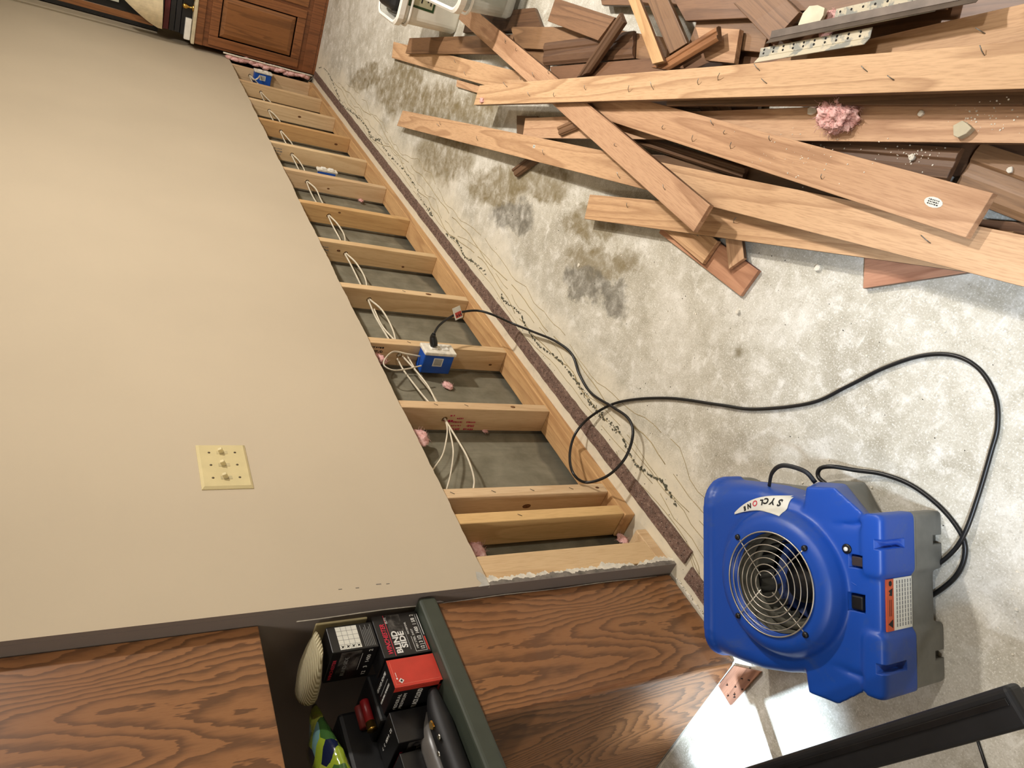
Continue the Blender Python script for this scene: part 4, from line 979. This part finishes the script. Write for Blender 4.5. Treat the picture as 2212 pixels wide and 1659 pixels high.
def board(name, px, z0, z1, label, mats=(0,), th=.016, nails=(), cat='board', ext0=0, ext1=0, wid=None, group='torn out boards in the pile', prof=False, sticker=None):
    top, side_ = mats
    k = len(BL)
    if k < len(ZT): z0, z1 = ZT[k]
    UL, LL, UR, LR = [atz(u, v, z) for (u, v), z in zip(px, (z0, z0, z1, z1))]
    c0, c1 = (UL + LL) / 2, (UR + LR) / 2; d = (c1 - c0).normalized()
    w0, w1 = (LL - UL).cross(d).length, (LR - UR).cross(d).length; W = wid or (w0 + w1) / 2
    c0 = c0 - d * ext0; c1 = c1 + d * ext1; L = (c1 - c0).length
    up = Vector((0, 0, 1)); y = up.cross(d).normalized(); zz = d.cross(y)
    M = frame(c0, d, y, zz); bm = B()
    # skew of the ends as seen
    s0 = ((UL - LL).dot(d)) * .5 if ext0 == 0 else 0; s1 = ((UR - LR).dot(d)) * .5 if ext1 == 0 else 0
    s0 = max(-.05, min(.05, s0)); s1 = max(-.05, min(.05, s1))
    sgn = 1 if (UL - c0 + d * -ext0).dot(y) > 0 else -1
    if prof:   # moulded profile facing up
        pr = [(-W / 2, -th), (W / 2, -th), (W / 2, -th * .35), (W * .40, -th * .12), (W * .34, 0), (W * .18, 0), (W * .12, -th * .22), (-W * .05, -th * .2), (-W * .12, -th * .05), (-W * .36, -th * .1), (-W * .44, -th * .4), (-W / 2, -th * .5)]
        R = []
        for x, s in ((0, s0), (L, s1)): R.append([Vector((x + s * sgn * 2 * p / W, p, q)) for p, q in pr])
        loft(bm, R)
    else:
        n = max(2, int(L / .12)); rings = []; bow = random.uniform(-.002, .002)
        for i in range(n + 1):
            t_ = i / n; x = L * t_; s = s0 * (1 - t_) + s1 * t_; h = bow * math.sin(t_ * PI)
            rings.append([Vector((x + s * sgn * (2 * p / W), p, q + h)) for p, q in ((-W / 2, -th), (W / 2, -th), (W / 2, -.001), (W / 2 - .001, 0), (-W / 2 + .001, 0), (-W / 2, -.001))])
        loft(bm, rings)
        bm.normal_update()
    bmesh.ops.recalc_face_normals(bm, faces=bm.faces)
    for f in bm.faces: f.material_index = 0 if f.normal.z > .5 or abs(f.normal.x) > .7 and not prof else 1
    BL.append(dict(px=px, z0=z0, z1=z1, th=th, wid=W, e0=ext0, e1=ext1, label=label))
    o = link(name, bm, [top, side_], M=M, bevel=.0008, segs=1)
    tag(o, label, cat, group)
    for (t_, off, ln) in nails:
        b = B(); x = t_ * L; a = random.uniform(-.9, .9)
        q = Vector((x, off * W, 0)); e = q + Vector((math.sin(a) * ln * .8, math.cos(a) * ln * .6, ln * .4))
        tube(b, [q + Vector((0, 0, -.003)), q.lerp(e, .5) + Vector((0, 0, .002)), e], .0009, 5); link('nail', b, GALV, o)
    if sticker:
        t_, off, sl, sw = sticker; b = B(); k = 14
        prism(b, [(t_ * L + sl * math.cos(2 * PI * j / k), off * W + sw * math.sin(2 * PI * j / k)) if sw > .006 else (t_ * L + sl * (1, 1, -1, -1)[j % 4], off * W + sw * (1, -1, -1, 1)[j % 4]) for j in range(k if sw > .006 else 4)], .0002, .0006)
        s = link('sticker', b, LABELW, o)
        b = B()
        for q_ in range(3):
            x_ = -sl * .6
            while x_ < sl * .5:
                w_ = sl * random.uniform(.06, .2); box(b, (t_ * L + x_, off * W + sw * (-.5 + q_ * .4), .0006), (t_ * L + x_ + w_, off * W + sw * (-.27 + q_ * .4), .0008)); x_ += w_ + sl * .07
        link('fine_print', b, BINK, s)
    return o
NL = lambda n, s=.03: tuple((random.uniform(.05, .95), random.uniform(-.38, .38), random.uniform(s * .7, s * 1.2)) for _ in range(n))
board('loose_board', ((1036, 184), (1023, 227), (2212, 90), (2212, 191)), .070, .130, 'long tan board on top running straight across the pile', (TAN, STAIN), .018, NL(13), ext1=.25)
board('loose_board', ((1650, 137), (1690, 200), (2212, 16), (2212, 100)), .085, .105, 'tan board rising to the upper right behind the long top board', (TAN, STAIN), .016, NL(2), ext1=.25, wid=.08)
board('loose_board', ((1040, 34), (985, 35), (1535, 440), (1496, 504)), .042, .088, 'tan board crossing diagonally beneath the long top board', (TAN, STAIN), .015, NL(8, .026), wid=.078, ext0=.10)
board('loose_board', ((1240, 175), (1225, 232), (2145, 417), (2085, 514)), .048, .120, 'wide tan board with an oval white sticker near its square end', (TAN, STAINL), .017, NL(8, .026), sticker=(.938, .0, .019, .0095), wid=.083)
board('loose_board', ((1135, 252), (1128, 301), (2212, 222), (2212, 301)), .036, .085, 'dusty tan board holding the pink insulation tuft', (TAN, STAIN), .014, NL(3), ext1=.2, wid=.074)
board('loose_board', ((870, 239), (857, 271), (2212, 506), (2212, 622)), .020, .078, 'longest board along the wall side of the pile with a reddish far tip', (TAN, STAIN), .016, NL(9), ext1=.3, sticker=(.42, .10, .008, .0055), wid=.082)
board('loose_board', ((1274, 420), (1262, 473), (1900, 470), (1900, 566)), .030, .052, 'knotty tan board lying lowest beside the bare slab', (TAN, STAIN), .016, NL(3), ext1=.25, wid=.080)
board('loose_board', ((850, 89), (846, 126), (1150, 160), (1150, 216)), .022, .030, 'tan board with a dark far end below the white tub', (TAN, STAIN), .014, NL(6, .025), wid=.083)
board('loose_board', ((885, 78), (875, 119), (1080, 80), (1080, 112)), .040, .030, 'reddish brown board shaded by the white tub', (STAINL, STAIN), .014, wid=.075, ext1=.1)
board('loose_board', ((987, 172), (985, 187), (1050, 190), (1045, 206)), .012, .012, 'narrow tan offcut peeping out beside the long top board tip', (TAN, STAIN), .010, wid=.03, ext1=.1)
board('loose_board', ((1090, 60), (1130, 102), (1260, 66), (1300, 106)), .034, .034, 'brown grainy board below the clear bin', (STAINL, STAIN), .014, wid=.078)
board('loose_board', ((1173, 96), (1172, 137), (1367, 64), (1364, 125)), .050, .060, 'short brown moulded board with ridges beneath the slanting dark moulding', (STAIN, STAIN), .015, prof=True, wid=.08)
board('loose_board', ((1198, 0), (1184, 41), (1330, 35), (1290, 90)), .064, .064, 'wide brown board beside the clear bin with white scuffs', (STAINL, STAIN), .015, ext0=0, wid=.078)
board('loose_board', ((1187, 144), (1195, 175), (1400, 130), (1400, 160)), .050, .055, 'brown board peeping above the long top board', (STAINL, STAIN), .014, wid=.05, ext1=.1)
board('loose_board', ((1150, 20), (1175, 60), (1010, 30), (1000, 70)), .018, .018, 'brown board lying on the slab under the clear bin', (STAIN, STAIN), .014, wid=.08)
# moulding sticks
board('moulding', ((1333, 15), (1347, 58), (1236, 163), (1274, 163)), .112, .076, 'dark brown moulding slanting down to the long top board', (STAIN, STAIN), .018, prof=True, cat='moulding', wid=.046)
board('moulding', ((1546, 52), (1549, 88), (1399, 146), (1443, 149)), .118, .092, 'short oak moulding leaning over the split pale board', (wood('oak_moulding', rgb(170, 122, 82), rgb(150, 102, 64), rgb(92, 58, 34), 'x', 1.3, .6, .4), STAIN), .018, prof=True, cat='moulding', wid=.042)
board('moulding', ((1202, 268), (1206, 298), (1280, 235), (1290, 262)), .052, .054, 'little brown moulding end on the board with insulation', (STAINL, STAIN), .014, prof=True, cat='moulding', wid=.036)
board('moulding', ((1103, 351), (1112, 395), (1180, 300), (1190, 330)), .022, .022, 'dark angled moulding end poking out towards the wall', (STAIN, STAIN), .018, prof=True, cat='moulding', wid=.045)
board('loose_board', ((1116, 249), (1116, 290), (1160, 252), (1160, 292)), .022, .022, 'short reddish board end behind the board with insulation', (STAIN, STAIN), .012, wid=.07)
# pale split board and its brown neighbour
board('loose_board', ((1346, -20), (1376, -20), (1405, 142), (1437, 128)), .095, .095, 'pale split board standing out beside the leaning oak moulding', (wood('pale_split_wood', rgb(232, 200, 152), rgb(216, 178, 126), rgb(166, 120, 72), 'x', 1.3, .55), STAINL), .012, wid=.036)
board('loose_board', ((1377, -20), (1447, -20), (1437, 128), (1494, 81)), .094, .094, 'brown board fused beside the pale split board', (STAINL, STAIN), .013, wid=.062)
board('loose_board', ((1448, -15), (1481, 46), (1600, -15), (1610, 26)), .072, .076, 'brown board at the top edge between two slanting boards', (STAINL, STAIN), .014, wid=.075, ext1=.1)
board('loose_board', ((1505, 48), (1490, 86), (1665, 52), (1650, 104)), .060, .062, 'board with dark cathedral grain behind the square offcut', (STAINL, STAIN), .014, wid=.075)
board('board_offcut', ((1502, 56), (1524, 133), (1597, 64), (1586, 136)), .080, .084, 'square tan offcut with a light chipped edge', (TAN, STAIN), .016, wid=.08)
board('loose_board', ((1577, -8), (1683, -8), (1668, 90), (1724, 30)), .098, .100, 'wide brown board slanting down beside the cream paint flake', (STAINL, STAIN), .015, wid=.085)
board('moulding', ((1489, 218), (1575, 222), (1515, 262), (1612, 285)), .066, .060, 'ridged brown moulding crossing under the stickered board', (STAIN, STAIN), .016, prof=True, cat='moulding', wid=.072)
board('moulding', ((1350, 280), (1372, 312), (1610, 361), (1602, 385)), .050, .052, 'dark brown moulding stick with a pale sawn end', (STAIN, STAIN), .014, cat='moulding', prof=True, wid=.030)
board('loose_board', ((1740, 300), (1700, 352), (2072, 328), (2043, 385)), .050, .066, 'dark grooved moulding board sprinkled with plaster', (STAIN, STAIN), .016, prof=True, wid=.066, cat='moulding')
board('loose_board', ((2103, 331), (2065, 395), (2212, 360), (2212, 460)), .048, .052, 'brown grooved board at the right edge of the pile', (STAINL, STAIN), .016, ext1=.25, prof=True, wid=.10)
board('loose_board', ((2090, 480), (2060, 540), (2212, 490), (2212, 560)), .030, .030, 'brown board under the square stickered board end', (STAINL, STAIN), .014, ext1=.2, wid=.07)
# short offcuts by the slab
board('board_offcut', ((1500, 490), (1440, 512), (1639, 583), (1598, 641)), .012, .012, 'reddish sawn board end with a little white sticker', (PINK, plain('dark_red_edge', rgb(90, 30, 24), .6)), .012, sticker=(.80, .12, .007, .005), wid=.080, ext0=.08)
board('board_offcut', ((1500, 478), (1440, 505), (1551, 519), (1516, 571)), .026, .026, 'pale slanted board end nearest the knotty board', (TAN, STAIN), .014, NL(2, .02), wid=.074, ext0=.06)
board('board_offcut', ((1553, 478), (1607, 470), (1567, 584), (1614, 555)), .025, .025, 'pale pointed offcut resting on the reddish board end', (TAN, STAIN), .012, wid=.052, ext0=.04)
board('board_offcut', ((1868, 552), (1864, 620), (2057, 520), (2057, 586)), .014, .020, 'brown board end poking out below the longest board', (PINK, STAIN), .013, ext1=.2, wid=.075)
# filler boards added deep in the pile, some dark to shade its gaps
for i, (px, z0, z1, lab) in enumerate(((((1290, 330), (1280, 372), (1880, 372), (1890, 420)), .030, .036, 'dark board deep under the diagonal crossing board'),
        (((1250, 180), (1250, 215), (1640, 190), (1640, 225)), .022, .030, 'dark board beneath the long top board'),
        (((1440, 206), (1440, 224), (2212, 194), (2212, 218)), .080, .098, 'dark brown filler board shading the gap against the long top board'),
        (((1640, 290), (1640, 330), (2300, 330), (2300, 380)), .026, .034, 'dark filler board shading the gap under the grooved moulding board'),
        (((1290, -40), (1300, 12), (1500, -40), (1500, 8)), .040, .044, 'brown board at the top edge behind the pale split board'),
        (((1560, 250), (1560, 285), (2300, 250), (2300, 290)), .018, .020, 'lowest dark board under the dusty tan board'),
        (((1700, 60), (1690, 110), (2212, -10), (2212, 40)), .028, .036, 'dark board beneath the metal corner beads'),
        (((1430, 100), (1430, 140), (1700, 100), (1700, 140)), .034, .040, 'brown board hidden under the square offcut'),
        (((1130, 103), (1135, 140), (1180, 112), (1180, 150)), .020, .020, 'small brown offcut between the crossing boards'),
        (((1300, 60), (1290, 110), (1440, 90), (1440, 130)), .040, .040, 'brown board under the split pale board'),
        (((1760, 25), (1740, 45), (2000, -40), (1990, -15)), .070, .076, 'brown board near the cream paint flake at the top edge'),
        (((1630, -25), (1640, 10), (2050, -40), (2050, -10)), .060, .070, 'brown board along the top edge of the picture'))):
    board('loose_board', px, z0, z1, lab, (STAIN if i in (0, 1, 2, 3) else STAINL, STAIN), .014, wid=.03 if i == 2 else .07)
# things on the pile
bpy.context.view_layer.update()
tuft(hit(1817, 252, .1, .016), (.046, .032, .022), 'big pink insulation tuft lying on the boards of the pile', 3, 420, .016)
chip(1757, 240, .083, .013, 'white plaster chip left of the pink tuft on a board', .006)
chip(2086, 282, .085, .018, 'square grey plaster lump on the dusty board', .014, plain('grey_plaster', rgb(196, 186, 160), .9), 3)
chip(1990, 247, .084, .008, 'small tan plaster crumb in the middle of the dusty board', .006)
chip(1972, 340, .068, .009, 'white plaster bit on the dark grooved moulding board', .006)
chip(2182, 368, .056, .007, 'white crumb on the brown board at the right edge', .005)
def g4(i):
    if i % 3 == 0: u, v, z = random.gauss(2140, 45), random.gauss(255, 18), .086
    elif i % 3 == 1: u, v, z = random.gauss(1960, 50), random.gauss(335, 16), .068
    else: u, v, z = random.gauss(1740, 60), random.gauss(330, 30), .092
    p = hit(u, v, z); return (p.x, p.y, p.z, random.uniform(.0008, .0022))
bits('plaster_dust', 'fine plaster dust and crumbs on top of the board pile', 'debris', PLASTER, g4, 150)
# paint flake
P = [atz(u, v, .118) for u, v in ((1718, 50), (1728, 26), (1742, 10), (1760, 8), (1775, 14), (1772, 30), (1764, 44), (1738, 57), (1722, 58))]
bm = B(); prism(bm, [(q.x, q.y) for q in P], .100, .108); tag(link('paint_flake', bm, plain('cream_plaster', rgb(232, 222, 196), .8)), 'cream coloured broken wallboard flake on top of the pile', 'wallboard flake')
# galvanised corner bead, mud crusted
def bead(pts, z0, z1, w, label, m, holes=False):
    a, b = atz(pts[0][0], pts[0][1], z0), atz(pts[1][0], pts[1][1], z1); d = (b - a).normalized(); y = Vector((0, 0, 1)).cross(d).normalized(); L = (b - a).length
    M = frame(a, d, y, d.cross(y)); bm = B()
    prism(bm, [(0, 0), (0, w), (.0012, w), (.0012, .0012)], 0, L, frame((0, 0, 0), (0, 0, 1), (0, 1, 0), (1, 0, 0)))
    prism(bm, [(0, 0), (w, 0), (w, .0012), (.0012, .0012)], 0, L, frame((0, 0, 0), (0, 0, 1), (0, 1, 0), (1, 0, 0)) @ Matrix.Rotation(-.9, 4, 'Z'))
    o = link('corner_bead', bm, m, M=M); tag(o, label, 'corner bead')
    if holes:
        bm = B()
        for i in range(int(L / .028)):
            for q in (.35, .75): lathe(bm, [(0, 0), (.0026, 0), (.0026, .0004), (0, .0004)], 8, frame((.012 + i * .028, w * q, .0 - .0003), (1, 0, 0), (0, 1, 0), (0, 0, 1)) @ T(0, 0, .0016))
        link('nail_holes', bm, BINK, o)
    return o
MUD = N('mud_on_steel'); v = MUD.coord(); MUD = MUD.out(MUD.ramp(MUD.noise(v, 22, 5, .6), [(.44, rgb(150, 150, 142)), (.5, rgb(206, 196, 172))]), .7)
bead(((1640, 124), (1880, 82)), .136, .140, .020, 'mud crusted perforated corner bead beside the long top board', MUD, True)
bead(((1664, 84), (2120, -8)), .140, .150, .017, 'brown grey metal corner bead spanning the top right of the pile', plain('dusty_steel', rgb(104, 92, 82), .5, .3, var=.15))
bead(((1800, 52), (2040, 2)), .110, .120, .030, 'whitish corner bead lying deeper in the pile at the top right', MUD, True)
tuft(atz(1798, 36, .08), (.014, .012, .010), 'small pink fluff beside the cream wallboard flake', 21, 40, .01)
tuft(atz(1783, 72, .06), (.016, .012, .010), 'pink fluff under the brown grey corner bead', 22, 40, .01)
tuft(hit(1042, 217, .1, .003), (.014, .010, .006), 'white pink fluff on the far tip of the long top board', 23, 40, .008)

# ------------------------------------------------------------------ white tub and clear bin
def tub(name, label, c, sx, sy, h, flare, m, rim_m, rot=0, z=0):
    M = T(c[0], c[1], z) @ Matrix.Rotation(rot, 4, 'Z'); t = thing(name, label, name.split('_')[-1], M)
    def rr(hx, hy, z, r, n=5):
        P = []
        for cx, cy, s in ((hx - r, hy - r, 0), (-(hx - r), hy - r, 1), (-(hx - r), -(hy - r), 2), (hx - r, -(hy - r), 3)):
            for i in range(n + 1):
                th = s * PI / 2 + i / n * PI / 2; P.append(Vector((cx + r * math.cos(th), cy + r * math.sin(th), z)))
        return P
    bm = B(); hx, hy = sx / 2, sy / 2; wl = .0025
    loft(bm, [rr(hx - flare - .006, hy - flare - .006, .0, .03), rr(hx - flare, hy - flare, .01, .035), rr(hx, hy, h, .045), rr(hx - wl, hy - wl, h, .043), rr(hx - flare - wl, hy - flare - wl, .013, .033)])
    link('body', bm, m, t, smooth=False)
    bm = B(); loft(bm, [rr(hx, hy, h - .03, .045), rr(hx + .012, hy + .012, h - .028, .055), rr(hx + .014, hy + .014, h - .004, .056), rr(hx + .006, hy + .006, h + .004, .05), rr(hx - .004, hy - .004, h, .045)], False); link('rim', bm, rim_m, t)
    bm = B(); loft(bm, [rr(hx - .002, hy - .002, h - .060, .045), rr(hx + .007, hy + .007, h - .058, .05), rr(hx + .007, hy + .007, h - .052, .05), rr(hx, hy, h - .050, .045)], False); link('rib', bm, rim_m, t)
    return t, hx, hy, h
t, hx, hy, h = tub('white_tub', 'white plastic tub with a green and cream label at the top edge', (-2.19, -.985), .28, .28, .30, .022, TUBW, WHITE, 0, 0)
def lab(x0, y0, z0, y1, z1):
    b = B(); vs = box(b, (-x0, y0, z0), (.004, y1, z1))
    for v in vs: v.co.x += -hx + .022 * (1 - v.co.z / h)
    return b
l = link('label_sticker', lab(.0010, -.03, .135, .055, .262), plain('green_label', rgb(38, 66, 34), .5), t)
lc = link('cream_panel', lab(.0018, -.02, .145, .045, .252), plain('cream_label', rgb(176, 172, 140), .6), l)
for i in range(6): link('print_line', lab(.0026, -.014, .154 + i * .015, .030 - (i % 3) * .010, .160 + i * .015), BINK, l)
bm = B(); box(bm, (-hx + .02, -hy + .02, .12), (hx - .03, hy - .035, .33)); tag(link('black_bundle', bm, BLACK, M=WM[t.name], bevel=.03, segs=4), 'glossy black bundle inside the white tub', 'bundle')
t, hx, hy, h = tub('clear_bin', 'clear plastic storage bin with a white rim beside the white tub', (-2.72, -1.222), .42, .42, .245, .028, CLEAR, WHITE, .04, .046)
bm = B(); 
for i in range(7): box(bm, (-.13 + i * .02, -.16, .02), (-.118 + i * .02, .15, .13 + .02 * (i % 3)))
tag(link('folded_papers', bm, plain('teal_grey_paper', rgb(120, 140, 130), .6), M=WM[t.name]), 'grey green sheets standing inside the clear bin', 'papers')

# ------------------------------------------------------------------ far oak cabinet
FX = .05
t = thing('base_cabinet', 'stained oak base cabinet with raised panel door at the far end', 'cabinet', (FX, -.6, 0))
bm = B(); box(bm, (FX, -1.6, .0), (FX + .6, -.055, .84)); link('carcass', bm, CHERRY, t, world=True, bevel=.002)
bm = B(); box(bm, (FX - .006, -1.6, .02), (FX, -.060, .10)); link('toe_rail', bm, CHERRY, t, world=True, bevel=.002)
def rdoor(y0, y1, z0, z1, nm='door'):
    x = FX - .019; d = B(); fw = .06
    for a, b in (((y0, z0), (y0 + fw, z1)), ((y1 - fw, z0), (y1, z1)), ((y0 + fw, z0), (y1 - fw, z0 + fw)), ((y0 + fw, z1 - fw), (y1 - fw, z1))): box(d, (x, a[0], a[1]), (FX - .001, b[0], b[1]))
    o = link(nm, d, CHERRY, t, world=True, bevel=.004)
    d = B(); a0, a1, c0, c1 = y0 + fw, y1 - fw, z0 + fw, z1 - fw
    loft(d, [[(xx, *q) for q in ((a0 + i, c0 + i), (a1 - i, c0 + i), (a1 - i, c1 - i), (a0 + i, c1 - i))] for xx, i in ((FX - .006, 0), (FX - .006, .008), (FX - .017, .035))])
    link('raised_panel', d, CHERRY, o, world=True)
    return o
rdoor(-.475, -.075, .135, .755); rdoor(-.90, -.495, .135, .755); rdoor(-1.33, -.92, .135, .755)
bm = B(); box(bm, (FX - .012, -1.6, .788), (FX + .0, -.055, .84)); link('top_rail', bm, CHERRY, t, world=True, bevel=.004)
bm = B(); box(bm, (FX - .02, -1.6, .8405), (FX + .62, -.05, .862)); tag(link('cabinet_top', bm, plain('cream_laminate', rgb(206, 192, 160), .5), bevel=.004), 'thin cream worktop on the far oak cabinet', 'worktop')
# shelf things above it
t = thing('book_stack', 'dark bound books lying on the far cabinet', 'books', (.20, -.2, .863))
cols = ((30, 30, 34), (26, 26, 28), (96, 28, 36), (36, 32, 34), (30, 30, 34))
for i, c in enumerate(cols):
    bm = B(); box(bm, (.11, -.36 + (i % 2) * .01, .930 + i * .036), (.30, -.085, .964 + i * .036)); link('book', bm, plain('cover_%d' % i, rgb(*c), .4), t, world=True, bevel=.003)
bm = B(); box(bm, (.10, -.37, .863), (.31, -.08, .929)); link('book', bm, BLACK, t, world=True, bevel=.004)
bm = B(); box(bm, (.060, -.20, .866), (.095, -.062, .905)); tag(link('white_edged_tray', bm, [WHITE], bevel=.004), 'white edged tray beside the dark books on the far cabinet', 'tray')
for i, (yy, lab) in enumerate(((-.27, 'brass and glass lamp base nearest the far wall'), (-.34, 'brass and glass lamp base at the top edge of the picture'))):
    bm = B(); lathe(bm, [(0, 0), (.022, 0), (.024, .004), (.008, .010), (.006, .03), (.016, .045), (.018, .06), (.006, .07), (0, .072)], 20, T(.078, yy, .863)); tag(link('brass_ornament', bm, BRASS), lab, 'ornament')
# oak face frame strip and curled sheet
bm = B(); box(bm, (.046, -.135, 1.10), (.066, -.095, 2.43)); M = T(.05, -.1, 1.1); bm.transform(M.inverted())
tag(link('oak_stile', bm, CHERRY, M=M, bevel=.002), 'upright oak stile at the far end of the beige wall', 'stile')
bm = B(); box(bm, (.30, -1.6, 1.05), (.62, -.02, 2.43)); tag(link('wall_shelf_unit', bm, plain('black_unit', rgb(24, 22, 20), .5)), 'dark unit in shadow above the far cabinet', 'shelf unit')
bm = B(); box(bm, (.28, -.50, 1.30), (.299, -.14, 1.9)); tag(link('pale_sheet', bm, plain('pale_panel', rgb(214, 214, 196), .5)), 'pale panel glimpsed at the top left corner beyond the oak stile', 'panel')
bm = B(); top_ = []; bot_ = []
R_ = []
for i in range(17):
    s = i / 16; y = -.095 - .24 * s; x = .030 - .05 * math.sin(s * PI) ; zb = 1.045 + .015 * s; zt = 1.07 + 1.0 * s ** .8 * .35
    R_.append((x, y, zb, zt))
vs = [[bm.verts.new((x, y, zb)), bm.verts.new((x - .002, y, zb)), bm.verts.new((x - .002 - .02 * (zt - zb), y, zt)), bm.verts.new((x - .02 * (zt - zb), y, zt))] for x, y, zb, zt in R_]
for a, b in zip(vs, vs[1:]):
    for k in range(4): bm.faces.new((a[k], a[(k + 1) % 4], b[(k + 1) % 4], b[k]))
bm.faces.new(vs[0]); bm.faces.new(vs[-1][::-1])
tag(link('curled_sheet', bm, plain('beige_card', rgb(214, 196, 160), .7)), 'curled beige sheet with a pale edge hanging by the oak stile', 'sheet')

# ------------------------------------------------------------------ black rail bench in the near corner
a, b = atz(2200, 1525, .30), atz(1720, 1665, .30); d = (b - a).normalized(); y = Vector((0, 0, 1)).cross(d)
M = frame((a.x, a.y, 0), d, y, (0, 0, 1)); t = thing('black_bench', 'narrow black bench rail at the lower right corner', 'bench', M)
LN = .80
bm = B(); box(bm, (-.0, -.029, .262), (LN, .029, .300)); link('seat_rail', bm, SATIN, t, bevel=.008, segs=3)
bm = B(); box(bm, (.01, -.014, .3), (LN - .01, -.004, .303)); link('top_groove', bm, RUBBER, t, bevel=.001)
for x in (.03, LN - .05):
    bm = B(); box(bm, (x, -.018, .0), (x + .03, .018, .264)); link('leg', bm, SATIN, t, bevel=.003)
p, q = atz(2112, 1600, .004), atz(2134, 1668, .004)
bm = B(); tube(bm, [p, q, q + (q - p)], .003, 8); tag(link('thin_cord', bm, RUBBER), 'thin black cord on the floor below the bench rail', 'cord')
